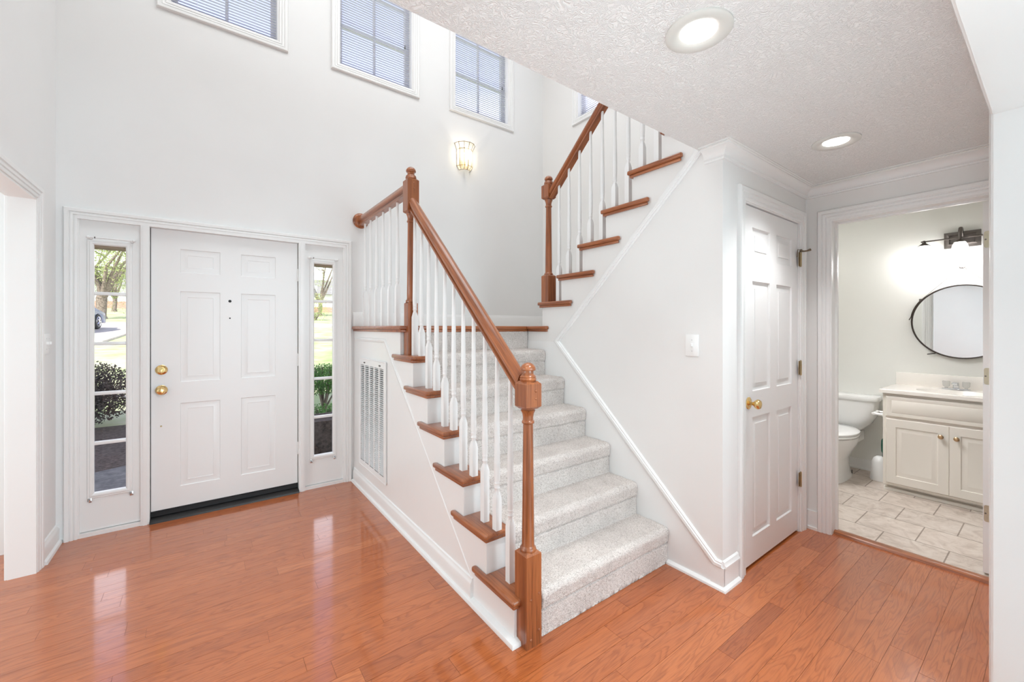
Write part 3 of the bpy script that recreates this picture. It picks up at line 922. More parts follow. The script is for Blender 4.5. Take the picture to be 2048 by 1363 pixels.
# ------------------------------------------------------------------ high windows with blinds
def hi_window(name, F, u0, u1, nrm):
    """F(u, d, z): point at depth d behind the wall face"""
    c = F((u0 + u1) / 2, 0, WZ0)
    root = struct_root(name, c)
    z0, z1 = WZ0, WZ1
    def B(mb, ua, ub, da, db, za, zb):
        p, q = F(ua, da, za), F(ub, db, zb)
        return mb.box(p[0], q[0], p[1], q[1], p[2], q[2])
    mb = MB()
    pts = [F(u0 - 0.004, 0, z0 - 0.004), F(u0 - 0.004, 0, z1 + 0.004), F(u1 + 0.004, 0, z1 + 0.004), F(u1 + 0.004, 0, z0 - 0.004)]
    prof = scaled(CAS, 0.062)
    probe = Vector(nrm).cross((Vector(pts[1]) - Vector(pts[0])).normalized())
    if probe.dot(Vector(pts[0]) - Vector(F((u0 + u1) / 2, 0, z0))) < 0:
        prof = rev(prof)
    mb.sweep(pts, prof, nrm, True)
    mb.build('casing', M['trim'], root)
    mb = MB()
    for a, c2 in ((u0 - 0.008, u0 + 0.008), (u1 - 0.008, u1 + 0.008)): B(mb, a, c2, 0.001, 0.13, z0 + 0.008, z1)
    B(mb, u0 - 0.008, u1 + 0.008, 0.001, 0.13, z0 - 0.008, z0 + 0.008)
    mb.build('jamb', M['trim'], root)
    mb = MB()
    for a, c2 in ((u0 + 0.008, u0 + 0.045), (u1 - 0.045, u1 - 0.008)): B(mb, a, c2, 0.085, 0.12, z0 + 0.008, z1)
    B(mb, u0 + 0.045, u1 - 0.045, 0.085, 0.12, z0 + 0.008, z0 + 0.05)
    um = (u0 + u1) / 2
    B(mb, um - 0.011, um + 0.011, 0.095, 0.115, z0 + 0.05, z1)
    for zz in (z0 + 0.40, z0 + 0.78): B(mb, u0 + 0.045, u1 - 0.045, 0.096, 0.114, zz - 0.011, zz + 0.011)
    mb.build('sash', M['trim'], root)
    mb = MB(); B(mb, u0 + 0.04, u1 - 0.04, 0.104, 0.107, z0 + 0.045, z1)
    mb.build('pane', M['glass'], root)
    return root

def blind(F, u0, u1, label):
    c = F((u0 + u1) / 2, 0.045, WZ0 + 0.02)
    r = thing('window_blind', label, 'window blind', c, 'mini blinds in the high windows')
    ua, ub = u0 + 0.014, u1 - 0.014
    mb = MB()
    n = int((WZ1 - WZ0 - 0.06) / 0.0215)
    tilt = R(12)
    for i in range(n):
        z = WZ0 + 0.040 + i * 0.0215
        pr = []
        for k in range(4):
            q = -0.0125 + 0.025 * k / 3
            crown = 0.0018 * (1 - (q / 0.0125) ** 2)
            d = 0.047 + q * math.cos(tilt); zz = z + q * math.sin(tilt) + crown
            pr.append((d, zz))
        vs = [F(ua, d, zz) for d, zz in pr] + [F(ub, d, zz) for d, zz in pr]
        vs += [tuple(Vector(p) - Vector((0, 0, 0.0006))) for p in vs]
        fs = []
        for k in range(3):
            fs += [(k, k + 1, k + 5, k + 4), (k + 8, k + 12, k + 13, k + 9)]
        fs += [(0, 4, 12, 8), (3, 11, 15, 7)]
        mb.add(vs, fs)
    mb.build('slats', M['vinyl'], r)
    p, q = F(ua, 0.034, WZ0 + 0.011), F(ub, 0.060, WZ0 + 0.026)
    MB().bbox(min(p[0], q[0]), max(p[0], q[0]), min(p[1], q[1]), max(p[1], q[1]), p[2], q[2], 0.003).build('bottom_rail', M['vinyl'], r)
    for f in (0.22, 0.78):
        u = ua + (ub - ua) * f
        MB().tube([F(u, 0.033, WZ0 + 0.02), F(u, 0.033, WZ1)], 0.0011, 6).build('ladder_cord', M['vinyl'], r)
    u = ub - 0.05
    MB().tube([F(u, 0.030, WZ0 + 0.42), F(u, 0.030, WZ1)], 0.001, 6).build('pull_cord', M['vinyl'], r)
    MB().tube([F(u, 0.030, WZ0 + 0.385), F(u, 0.030, WZ0 + 0.42)], [0.005, 0.002], 8).build('tassel', M['strap'], r)
    return r
Ff = lambda u, d, z: (u, YF + d, z)
Fr = lambda u, d, z: (XR + d, u, z)
names = ['white mini blind in the high window above the front door', 'white mini blind in the middle high window, next to the stair newel', 'white mini blind in the high window above the lit wall lamp']
for i, (a, c) in enumerate(WINX):
    hi_window('window_%d' % (i + 1), Ff, a, c, (0, -1, 0))
    blind(Ff, a, c, names[i])
hi_window('window_4', Fr, W4[0], W4[1], (-1, 0, 0))
blind(Fr, W4[0], W4[1], 'white mini blind in the small corner of window behind the upper stair rail')

# ------------------------------------------------------------------ stairs
st = thing('staircase', 'lower white stair flight with stained oak tread ends rising from the hardwood floor', 'staircase', (1.6, 1.39, 0))
# open side wall with stepped top, up to the landing
poly = [(YF, 0), (YN1 + 0.028, 0)]
for k in range(1, 7):
    poly += [(ty(k) + 0.028, tz(k) - 0.028), (ty(k + 1) + 0.028, tz(k) - 0.028)]
poly += [(ty(7) + 0.028, LAND - 0.03), (YF, LAND - 0.03)]
MB().prism(poly, 0, XS, 1.16).build('stringer', M['trim'], st)
# thin skirt moulding on the open side
mb = MB().sweep([(XS, 3.66, 1.226), (XS, 2.945, 1.226), (XS, 2.70, 0.9995), (XS, 2.32, 0.648), (XS, 1.735, 0.107)], [(-0.006, 0), (-0.006, 0.004), (0.0, 0.009), (0.012, 0.010), (0.016, 0.006), (0.022, 0.006), (0.026, 0)], (-1, 0, 0), False, [1, 1, 1, 0.35, 0.35])
mb.build('skirt_moulding', M['trim'], st)
# treads: returned oak ends
def tread_end(y, ynext, z, x0, x1, s, ret, back, parent, name='tread'):
    """s = +1: flight climbs toward +y; x0 = outer edge, x1 = inner end"""
    wallx = x0 + 0.026
    pl = [(x0, y), (x1, y), (x1, ynext), (wallx, ynext), (wallx, y + s * ret), (x0, y + s * ret)]
    if s < 0: pl = pl[::-1]
    mb = MB().prism(pl, 2, z - 0.026, z, 0.0085, 3)
    o = mb.build(name, M['oak_y'], parent)
    e = 0.011
    pl = [(x0 + e, y + s * e), (x1, y + s * e), (x1, y + s * 0.03), (wallx, y + s * 0.03), (wallx, y + s * (ret - e)), (x0 + e, y + s * (ret - e))]
    if s < 0: pl = pl[::-1]
    mb = MB().prism(pl, 2, z - 0.043, z - 0.0255, 0.005, 2)
    mb.build('cove', M['oak_y'], o)
    return o
for k in range(1, 7):
    tread_end(ty(k), ty(k + 1) + 0.029, tz(k), XS - 0.026, 1.168, 1, 0.335, 0, st)
for k in range(1, 8):
    MB().box(XS + 0.001, 1.17, ty(k) + 0.0276, ty(k) + 0.034, tz(k - 1), tz(k) - 0.026).build('riser', M['trim'], st)
# core under the carpet
poly = [(YF, 0.0), (YN1 + 0.04, 0)]
for k in range(1, 7):
    poly += [(ty(k) + 0.035, tz(k) - 0.02), (ty(k + 1) + 0.035, tz(k) - 0.02)]
poly += [(ty(7) + 0.035, LAND - 0.03), (YF, LAND - 0.03)]
MB().prism(poly, 0, 1.16, XW).build('carriage', M['trim'], st)
# landing with oak nosing
mb = MB().prism([(XS - 0.026, 2.598), (XW, 2.598), (XW, 2.70), (1.16, 2.70), (1.16, YF - 0.02), (XS - 0.026, YF - 0.02)], 2, LAND - 0.027, LAND, 0.009, 3)
lnd = mb.build('landing_nosing', M['oak_x'], st)
MB().prism([(XS - 0.014, 2.610), (XW, 2.610), (XW, 2.635), (XS, 2.635), (XS, YF - 0.02), (XS - 0.014, YF - 0.02)], 2, LAND - 0.044, LAND - 0.0265, 0.004, 2).build('cove', M['oak_x'], lnd)
MB().box(1.155, XR, 2.69, YF, LAND - 0.03, LAND - 0.002).box(XW, XR, 2.42, 2.70, LAND - 0.03, LAND - 0.002).build('landing_floor', M['carpet'], st)

us = thing('staircase', 'upper white stair flight with oak tread ends climbing the wall to the ceiling edge', 'staircase', (2.6, 2.4, LAND))
mb = MB().prism([(2.598, LAND - 0.027), (2.362, LAND - 0.027), (2.362, LAND), (2.598, LAND)], 0, XW - 0.030, XW + 0.001, 0.008, 3)
o = mb.build('tread', M['oak_y'], us)
MB().prism([(2.598, LAND - 0.044), (2.375, LAND - 0.044), (2.375, LAND - 0.026), (2.598, LAND - 0.026)], 0, XW - 0.018, XW + 0.001, 0.004, 2).build('cove', M['oak_y'], o)
for k in range(1, 8):
    rt = min(0.362, uy(k) - YE - 0.01)
    tread_end(uy(k), max(uy(k + 1) - 0.029, YE + 0.003), uz(k), XW - 0.030, XW + 0.14, -1, rt, 0, us)
poly = [(YE + 0.005, LAND - 0.02), (uy(1) - 0.028, LAND - 0.02)]
for k in range(1, 8):
    poly += [(uy(k) - 0.028, uz(k) - 0.03), (max(uy(k + 1) - 0.028, YE + 0.005), uz(k) - 0.03)]
MB().prism(poly, 0, XW + 0.10, XR).build('carriage', M['trim'], us)
mb = MB()
for k in range(1, 8):
    y = uy(k) - 0.028
    mb.box(XW + 0.14, XR, y, y + 0.012, uz(k) - URISE, uz(k) - 0.02)
    mb.box(XW + 0.14, XR, max(uy(k + 1) - 0.028, YE + 0.005), y + 0.03, uz(k) - 0.032, uz(k) + 0.006)
mb.build('carpet_runner', M['carpet'], us)

# carpet on the lower flight: dense pile mesh
def carpet():
    prof = []
    def ln(a, c, n):
        for i in range(n):
            f = i / n
            prof.append((a[0] + (c[0] - a[0]) * f, a[1] + (c[1] - a[1]) * f))
    D = 0.0042
    for k in range(1, 8):
        yr = ty(k) - 0.015
        zb = tz(k - 1) + (0.012 if k > 1 else 0.0)
        zt = tz(k) + 0.010
        yn = ty(k) - 0.024
        if k == 7:
            ln((yr, zb), (yr, LAND - 0.044), int((LAND - 0.044 - zb) / D))
            prof.append((yr, LAND - 0.044)); prof.append((yr + 0.04, LAND - 0.044))
            break
        cz = zt - 0.088
        ln((yr, zb), (yr, cz - 0.006), int((cz - zb) / D))
        ln((yr, cz - 0.006), (yr + 0.006, cz), 3)
        ln((yr + 0.006, cz), (yn + 0.004, cz + 0.010), 4)
        r = 0.032
        ln((yn + 0.004, cz + 0.010), (yn, zt - r), int((zt - r - cz - 0.01) / D))
        for i in range(12):
            a = PI / 2 * i / 12
            prof.append((yn + r - r * math.cos(a), zt - r + r * math.sin(a)))
        ye = ty(k + 1) - 0.015
        ln((yn + r, zt), (ye, zt + 0.001), int((ye - yn - r) / D))
    x0, x1 = 1.161, XW - 0.0045
    nx = int((x1 - x0) / 0.0045)
    P = len(prof)
    vs = []
    for i, (y, z) in enumerate(prof):
        a = prof[max(0, i - 1)]; c = prof[min(P - 1, i + 1)]
        d = Vector((c[0] - a[0], c[1] - a[1])).normalized()
        ny, nz = -d.y, d.x
        for j in range(nx + 1):
            x = x0 + (x1 - x0) * j / nx
            q = noise.noise((x * 210, y * 210, z * 210)) * 0.0034 + noise.noise((x * 75 + 9, y * 75, z * 75)) * 0.0020
            q += noise.noise((x * 11, y * 11 + 4, z * 11)) * 0.0022
            if j == 0 or j == nx: q -= 0.004
            zz = max(z + nz * q, 0.0006) if i > 3 else 0.0006 + abs(q) * 0.6
            vs.append((x + noise.noise((x * 190, y * 190 + 7, z * 190)) * 0.0018, y + ny * q, zz))
    fs = [(i * (nx + 1) + j, i * (nx + 1) + j + 1, (i + 1) * (nx + 1) + j + 1, (i + 1) * (nx + 1) + j) for i in range(P - 1) for j in range(nx)]
    # thickness: closed sides down to the stair core
    o = len(vs)
    for i, (y, z) in enumerate(prof):
        a = prof[max(0, i - 1)]; c = prof[min(P - 1, i + 1)]
        d = Vector((c[0] - a[0], c[1] - a[1])).normalized()
        for x in (x0, x1):
            vs.append((x, y + d.y * 0.022, max(z - d.x * 0.022, 0.0)))
    for i in range(P - 1):
        fs.append((i * (nx + 1), (i + 1) * (nx + 1), o + (i + 1) * 2, o + i * 2))
        fs.append((i * (nx + 1) + nx, o + i * 2 + 1, o + (i + 1) * 2 + 1, (i + 1) * (nx + 1) + nx))
    me = bpy.data.meshes.new('stair_carpet')
    me.from_pydata(vs, [], fs)
    me.polygons.foreach_set('use_smooth', [True] * len(fs))
    me.materials.append(M['carpet'])
    ob = bpy.data.objects.new('stair_carpet', me)
    COL.objects.link(ob)
    tag(ob, 'speckled grey-beige cut pile carpet covering the steps of the lower flight', 'carpet')
carpet()

# ------------------------------------------------------------------ railings
def newel(parent, cx, cy, z0, zb1, zs1, zu0, zu1, ztop, half=0.040, lowhalf=None, plugs=()):
    """z0..zb1 square base, turned shaft to zu0, square block zu0..zu1, turned cap to ztop"""
    lh = lowhalf or half
    mb = MB()
    def blk(z_a, z_b, h, topcut=True, botcut=False):
        c = 0.012
        pl = []
        L = []
        if botcut: L.append((h - c, z_a)); L.append((h, z_a + c * 0.9))
        else: L.append((h, z_a))
        if topcut: L.append((h, z_b - c * 0.9)); L.append((h - c, z_b))
        else: L.append((h, z_b))
        vs = []
        for hh, z in L:
            vs += [(cx - hh, cy - hh, z), (cx + hh, cy - hh, z), (cx + hh, cy + hh, z), (cx - hh, cy + hh, z)]
        fs = []
        for i in range(len(L) - 1):
            for k in range(4):
                k2 = (k + 1) % 4
                fs.append((i * 4 + k, i * 4 + k2, i * 4 + 4 + k2, i * 4 + 4 + k))
        n = len(vs)
        fs += [(3, 2, 1, 0), (n - 4, n - 3, n - 2, n - 1)]
        mb.add(vs, fs)
    blk(z0, zb1, lh)
    blk(zu0, zu1, half, True, True)
    H = zu0 - zb1
    k = half / 0.040
    prof = [(0.034, zb1 - 0.004), (0.035, zb1 + 0.004), (0.0335, zb1 + 0.010), (0.029, zb1 + 0.014), (0.027, zb1 + 0.022), (0.0265, zb1 + 0.06),
            (0.0215, zu0 - 0.068), (0.0215, zu0 - 0.064), (0.026, zu0 - 0.061), (0.0275, zu0 - 0.056), (0.026, zu0 - 0.051), (0.0225, zu0 - 0.048), (0.0225, zu0 - 0.034),
            (0.026, zu0 - 0.018), (0.030, zu0 - 0.011), (0.0315, zu0 - 0.006), (0.027, zu0 - 0.003), (0.027, zu0 + 0.004)]
    mb.lathe([(r * k, z) for r, z in prof], (cx, cy, 0), 2, 24)
    t0 = ztop
    T = ztop - zu1
    D = 0.033
    zd = ztop - D
    prof = [(0.030, zu1 - 0.003), (0.0355, zu1 + 0.003), (0.0365, zu1 + 0.009), (0.0345, zu1 + 0.0125), (0.0330, zu1 + 0.0145), (0.0345, zu1 + 0.0175), (0.0325, zu1 + 0.022), (0.0265, zu1 + 0.027), (0.0235, zu1 + 0.031), (0.0232, zd - 0.001), (0.0315, zd), (0.033, zd + 0.003)]
    prof += [(0.033 * math.cos(PI / 2 * q / 8), zd + 0.003 + (D - 0.003) * math.sin(PI / 2 * q / 8)) for q in range(1, 8)] + [(0.0001, ztop)]
    mb.lathe([(r * k, z) for r, z in prof], (cx, cy, 0), 2, 24, True)
    o = mb.build('newel_post', M['oak_z'], parent, at=(cx, cy, z0))
    for f, a, z in plugs:
        mb = MB()
        if f == 'y': mb.ball((cx + a, cy - (half if z > zu0 else lh), z), 0.006, 10, (1, 0.6, 1))
        else: mb.ball((cx - half, cy + a, z), 0.006, 10, (0.6, 1, 1))
        mb.build('wood_plug', M['oak_z'], o)
    return o

HR = [(-0.024, -0.031), (0.024, -0.031), (0.0245, -0.021), (0.016, -0.017), (0.0155, -0.010), (0.0225, -0.005), (0.0285, -0.001), (0.030, 0.004), (0.030, 0.013), (0.0265, 0.0165), (0.0245, 0.022), (0.019, 0.030), (0.010, 0.034), (0.0, 0.035)]
HR += [(-a, h) for a, h in HR[2:13]][::-1]
def handrail(parent, x, ya, za, yb, zb, vs=1.0, mat='oak_y', name='handrail'):
    vsv = []
    n = len(HR)
    for y, z in ((ya, za), (yb, zb)):
        for a, h in HR:
            vsv.append((x + a, y, z + h * vs))
    fs = [(k, (k + 1) % n, n + (k + 1) % n, n + k) for k in range(n)] + [tuple(range(n)), tuple(range(2 * n - 1, n - 1, -1))]
    mb = MB().add(vsv, fs)
    # raised lower fillet
    return mb.build(name, M[mat], parent)

def baluster_mesh(name, sq, H, half=0.016):
    mb = MB()
    bm = bmesh.new()
    L = [(half, 0), (half, sq - 0.004), (0.0098, sq + 0.026)]
    vs = []
    for h, z in L:
        vs += [(-h, -h, z), (h, -h, z), (h, h, z), (-h, h, z)]
    fs = [(3, 2, 1, 0)]
    for i in range(2):
        for k in range(4):
            k2 = (k + 1) % 4
            fs.append((i * 4 + k, i * 4 + k2, i * 4 + 4 + k2, i * 4 + 4 + k))
    fs.append((8, 9, 10, 11))
    mb.add(vs, fs)
    z = sq
    prof = [(0.013, z + 0.002), (0.0128, z + 0.014), (0.0115, z + 0.024), (0.0105, z + 0.036), (0.0125, z + 0.042), (0.014, z + 0.046), (0.0125, z + 0.050), (0.0125, z + 0.064), (0.014, z + 0.068), (0.0125, z + 0.072), (0.0135, z + 0.080), (0.0145, z + 0.11), (0.0138, z + 0.20)]
    prof += [(0.0138 + (0.0088 - 0.0138) * f, z + 0.20 + (H - z - 0.20) * f) for f in (0.33, 0.66, 1.0)]
    mb.lathe(prof, (0, 0, 0), 2, 14)
    me_o = mb.build(name, M['baluster'])
    me = me_o.data
    bpy.data.objects.remove(me_o)
    return me

def place_balusters(parent, me, pts):
    for p in pts:
        o = bpy.data.objects.new('baluster', me)
        COL.objects.link(o); o.parent = parent
        o.location = Vector(p) - world_loc(parent)

XB = 1.100
def railz(y): return 1.083 + 0.905 * (y - 1.40)
r1 = thing('stair_railing', 'oak handrail with white balusters on the open side of the lower stair flight', 'railing', (XB, 1.36, 0))
n1 = newel(r1, XB, 1.363, 0.0, 0.392, 0, 0.988, 1.105, 1.183, plugs=[('y', 0.010, 1.066), ('y', 0.010, 1.034), ('y', -0.017, 0.20), ('y', 0.026, 0.215), ('y', -0.017, 0.035), ('y', 0.026, 0.062)])
handrail(r1, XB, 1.40, railz(1.40), 2.566, railz(2.566), 1.36, 'oak_up')
n2 = newel(r1, XB, 2.605, tz(6), 1.503, 0, 2.092, 2.318, 2.400, lowhalf=0.034, plugs=[('y', 0.004, 2.285), ('y', 0.004, 2.250)])
yfront = [1.595 + RUN * (k - 2) for k in range(2, 7)]
yrear = [1.595 + 0.105 + RUN * (k - 2) for k in range(1, 7)]
zr = lambda y: railz(y) - 0.030 * 1.36 + 0.006
Hf = zr(yfront[0]) - tz(2); Hr = zr(yrear[0]) - tz(1)
mf = baluster_mesh('baluster_front', 0.150, Hf); mr = baluster_mesh('baluster_rear', 0.252, Hr)
place_balusters(r1, mf, [(XB, y, tz(k)) for k, y in zip(range(2, 7), yfront)])
place_balusters(r1, mr, [(XB, y, tz(k)) for k, y in zip(range(1, 7), yrear)])

r2 = thing('stair_railing', 'short level oak guard rail with white balusters between landing newel and front wall', 'railing', (XB, 3.1, LAND))
handrail(r2, XB, 2.640, 2.262, YF - 0.016, 2.262, 1.30)
MB().lathe([(0.0, 0.0), (0.066, 0.0), (0.067, -0.008), (0.064, -0.014), (0.052, -0.020), (0.047, -0.022), (0.0, -0.022)], (XB, YF, 2.272), 1, 28, False).build('rosette', M['oak_z'], r2)
ml = baluster_mesh('baluster_landing', 0.272, 2.262 - 0.037 - LAND)
place_balusters(r2, ml, [(XB, 2.845 + 0.148 * i, LAND) for i in range(6)])

XU = 2.160
def urail(y): return 2.403 + 0.905 * (2.35 - y)
r3 = thing('stair_railing', 'oak handrail with white balusters climbing the upper stair flight to the ceiling edge', 'railing', (XU, 2.42, LAND))
newel(r3, XU, 2.420, uz(1), 1.745, 0, 2.335, 2.452, 2.520)
handrail(r3, XU, 2.382, urail(2.382), 1.16, urail(1.16), 1.36, 'oak_down')
uzr = lambda y: urail(y) - 0.034
yf_ = [2.195 - URUN * (k - 2) for k in range(2, 7)]
yr_ = [2.195 + 0.106 - URUN * (k - 1) for k in range(1, 7)]
m1 = baluster_mesh('baluster_front_upper', 0.150, uzr(yf_[0]) - uz(2)); m2 = baluster_mesh('baluster_rear_upper', 0.250, uzr(yr_[0]) - uz(1))
place_balusters(r3, m1, [(XU, y, uz(k)) for k, y in zip(range(2, 7), yf_)])
place_balusters(r3, m2, [(XU, y, uz(k)) for k, y in zip(range(1, 7), yr_)])

# ------------------------------------------------------------------ return air grille on the stair side
vg = thing('air_vent', 'tall white louvred return air grille on the stair side wall', 'vent', (XS, 3.205, 0.2))
y0, y1, z0, z1 = 2.905, 3.515, 0.215, 1.075
mb = MB().wall(0, XS - 0.014, XS, y0, y1, z0, z1, [(y0 + 0.035, y1 - 0.035, z0 + 0.035, z1 - 0.045)])
mb.sweep([(XS, y0, z0), (XS, y0, z1), (XS, y1, z1), (XS, y1, z0)], [(0, 0), (0, 0.014), (-0.006, 0.017), (-0.010, 0.014)], (-1, 0, 0), True)
mb.build('frame', M['grille'], vg)
MB().box(XS - 0.003, XS - 0.001, y0 + 0.02, y1 - 0.02, z0 + 0.02, z1 - 0.02).build('duct_shade', M['duct_shade'], vg)  # near-black sheet that paints the shade behind the louvers
mb = MB()
ia, ib = y0 + 0.035, y1 - 0.035
nc = 5; gap = 0.024
cw = (ib - ia - gap * (nc - 1)) / nc
for c in range(1, nc):
    ya = ia + c * (cw + gap) - gap
    mb.box(XS - 0.012, XS - 0.004, ya, ya + gap, z0 + 0.03, z1 - 0.04)
z = z0 + 0.047
while z < z1 - 0.05:
    for c in range(nc):
        ya = ia + c * (cw + gap)
        mb.add([(XS - 0.014, ya, z - 0.0034), (XS - 0.004, ya, z + 0.0018), (XS - 0.004, ya + cw, z + 0.0018), (XS - 0.014, ya + cw, z - 0.0034),
                (XS - 0.014, ya, z - 0.002), (XS - 0.004, ya, z + 0.0032), (XS - 0.004, ya + cw, z + 0.0032), (XS - 0.014, ya + cw, z - 0.002)],
               [(0, 1, 2, 3), (7, 6, 5, 4), (0, 3, 7, 4), (1, 5, 6, 2), (0, 4, 5, 1), (3, 2, 6, 7)])
    z += 0.0155
mb.build('louvers', M['grille'], vg)
for y in (y0 + 0.11, y1 - 0.14):
    mb = MB().bbox(XS - 0.019, XS - 0.014, y - 0.015, y + 0.015, z1 - 0.030, z1 - 0.020, 0.002)
    mb.build('latch', M['pewter'], vg)

# ------------------------------------------------------------------ switch plates
def switch_plate(name, label, P, w, h, gangs):
    """P(u, v, d): plate coordinates, d out of the wall"""
    r = thing(name, label, 'light switch', P(0, 0, 0))
    def B(mb, u0, u1, v0, v1, d0, d1, rr=0.0015):
        p, q = P(u0, v0, d0), P(u1, v1, d1)
        mb.bbox(*sorted((p[0], q[0])), *sorted((p[1], q[1])), *sorted((p[2], q[2])), rr)
        return mb
    B(MB(), -w / 2, w / 2, -h / 2, h / 2, 0, 0.0065, 0.003).build('plate', M['plastic'], r)
    for g in range(gangs):
        u = (g - (gangs - 1) / 2) * 0.046
        mb = B(MB(), u - 0.006, u + 0.006, -0.013, 0.013, 0.005, 0.0075)
        B(mb, u - 0.004, u + 0.004, -0.004, 0.012, 0.006, 0.018)
        mb.build('toggle', M['plastic'], r)
        for v in (-0.030, 0.030):
            B(MB(), u - 0.003, u + 0.003, v - 0.003, v + 0.003, 0.006, 0.008, 0.0012).build('screw', M['steel_pin'], r)
    return r
switch_plate('light_switch', 'white single light switch on the white wall right of the carpeted stairs', lambda u, v, d: (XW - d, 1.202 + u, 1.235 + v), 0.075, 0.117, 1)
switch_plate('light_switch', 'white double light switch on the wall strip left of the front door casing', lambda u, v, d: (XL + d, 3.53 + u, 1.237 + v), 0.118, 0.117, 2)

# ------------------------------------------------------------------ wall sconce
sx, sz = 2.150, 3.085
sc = thing('wall_lamp', 'lit brass and glass half-round lamp on the tall white entry wall', 'wall lamp', (sx, YF, sz))
MB().bbox(sx - 0.055, sx + 0.055, YF - 0.010, YF, sz - 0.10, sz + 0.10, 0.004).build('back_plate', M['brass'], sc)
NS = 6
def arc(r, z):
    return [(sx - r * math.cos(PI * i / NS), YF - 0.004 - r * math.sin(PI * i / NS) * 0.98, z) for i in range(NS + 1)]
rows = [(0.060, sz - 0.135), (0.086, sz - 0.100), (0.086, sz + 0.070), (0.112, sz + 0.128)]
mb = MB()
A = [arc(r, z) for r, z in rows]
for q in A:
    mb.tube(q, 0.0022, 6)
for i in range(NS + 1):
    mb.tube([q[i] for q in A], 0.0022, 6)
mb.build('frame', M['lamp_frame'], sc)
mb = MB()
for a in range(len(A) - 1):
    for i in range(NS):
        mb.add([A[a][i], A[a][i + 1], A[a + 1][i + 1], A[a + 1][i]], [(0, 1, 2, 3)])
mb.build('glass', M['lamp_glass'], sc)
MB().lathe([(0.008, -0.09), (0.008, -0.045), (0.010, -0.04), (0.017, -0.015), (0.019, 0.005), (0.014, 0.03), (0.004, 0.052)], (sx + 0.004, YF - 0.045, sz), 2, 16).build('bulb', M['warm_bulb'], sc)
lamp('wall_lamp_light', 'POINT', (sx + 0.004, YF - 0.074, sz + 0.03), 1.9, (1.0, 0.88, 0.70), 0.008)

# ------------------------------------------------------------------ recessed ceiling lights
def downlight(x, y, label):
    r = thing('ceiling_light', label, 'ceiling light', (x, y, ZC), 'recessed ceiling lights in the hall')
    MB().lathe([(0.098, 0.0), (0.098, -0.005), (0.092, -0.009), (0.075, -0.010), (0.062, -0.006), (0.052, 0.0)], (x, y, ZC), 2, 40, False).build('trim_ring', M['trim_ring'], r)
    MB().lathe([(0.0, -0.001), (0.0535, -0.001), (0.0535, -0.003), (0.0, -0.0035)], (x, y, ZC), 2, 32, False).build('lens', M['lens'], r)
    lamp('hall_spot', 'SPOT', (x, y, ZC - 0.02), 46, (0.96, 0.985, 1.0), 0.055, aim=(x, y, 0), spot=(112, 0.8))
    return r
downlight(1.237, 0.685, 'large lit round ceiling light nearest the camera, above the stair foot')
lamp('hall_spot', 'SPOT', (-0.04, 0.685, ZC - 0.02), 26, (0.96, 0.985, 1.0), 0.055, aim=(-0.04, 0.685, 0), spot=(165, 0.5))     # added fill spot without a fixture, left of the view
downlight(2.515, 0.681, 'lit round ceiling light between closet door and bathroom doorway')

# ------------------------------------------------------------------ bathroom
ZB = 0.008
# vanity cabinet
VX, VY0, VY1 = 4.450, 0.130, 0.892
vn = thing('vanity_cabinet', 'cream raised-panel bathroom cabinet with two doors under the sink top', 'cabinet', (4.7, 0.51, ZB))
MB().box(VX + 0.020, 4.948, VY0, VY1, 0.085, 0.800).box(VX + 0.055, 4.948, VY0 + 0.01, VY1 - 0.002, ZB, 0.09).build('body', M['cabinet'], vn)
MB().sweep([(VX + 0.055, VY0 + 0.01, ZB), (VX + 0.055, VY1, ZB)], [(0, 0), (0.036, 0), (0.036, 0.010), (0.030, 0.020), (0.016, 0.024), (0, 0.026)], (0, 0, 1)).build('toe_kick', M['cabinet'], vn)
MB().wall(0, VX, VX + 0.021, VY0, VY1, 0.060, 0.802, []).build('face_frame', M['cabinet'], vn)
def cab_door(y0, y1, z0, z1, name, offs, rect=None):
    F = lambda u, v, d: (VX - 0.018 + d, u, v)
    rect = rect or (y0 + 0.055, y1 - 0.055, z0 + 0.058, z1 - 0.058)
    mb = MB().panel_face(F, y0, y1, z0, z1, [rect], offs)
    mb.sweep([(VX, y0, z0), (VX, y0, z1), (VX, y1, z1), (VX, y1, z0)], [(0.0, 0.018), (0.004, 0.012), (0.006, 0.0), (-0.01, 0.0)], (-1, 0, 0), True)
    # outward direction of the sweep depends on travel; keep the slab edges closed as well
    mb.box(VX - 0.010, VX, y0, y1, z0, z1)
    return mb.build(name, M['cabinet'], vn)
RP = [(0.004, 0.006), (0.010, 0.006), (0.034, 0.0), (0.037, 0.0005)]
dl = cab_door(0.518, 0.866, 0.085, 0.594, 'door', RP)
dr = cab_door(0.160, 0.512, 0.085, 0.594, 'door', RP)
cab_door(0.160, 0.866, 0.622, 0.775, 'drawer_front', [(0.010, 0.003), (0.014, 0.0005)], (0.180, 0.846, 0.638, 0.759))
for par, y in ((dl, 0.557), (dr, 0.476)):
    MB().lathe([(0.006, -0.018), (0.006, -0.026), (0.015, -0.033), (0.0165, -0.039), (0.013, -0.044), (0.005, -0.047), (0, -0.047)], (VX, y, 0.513), 0, 18, False).build('knob', M['copper_knob'], par)
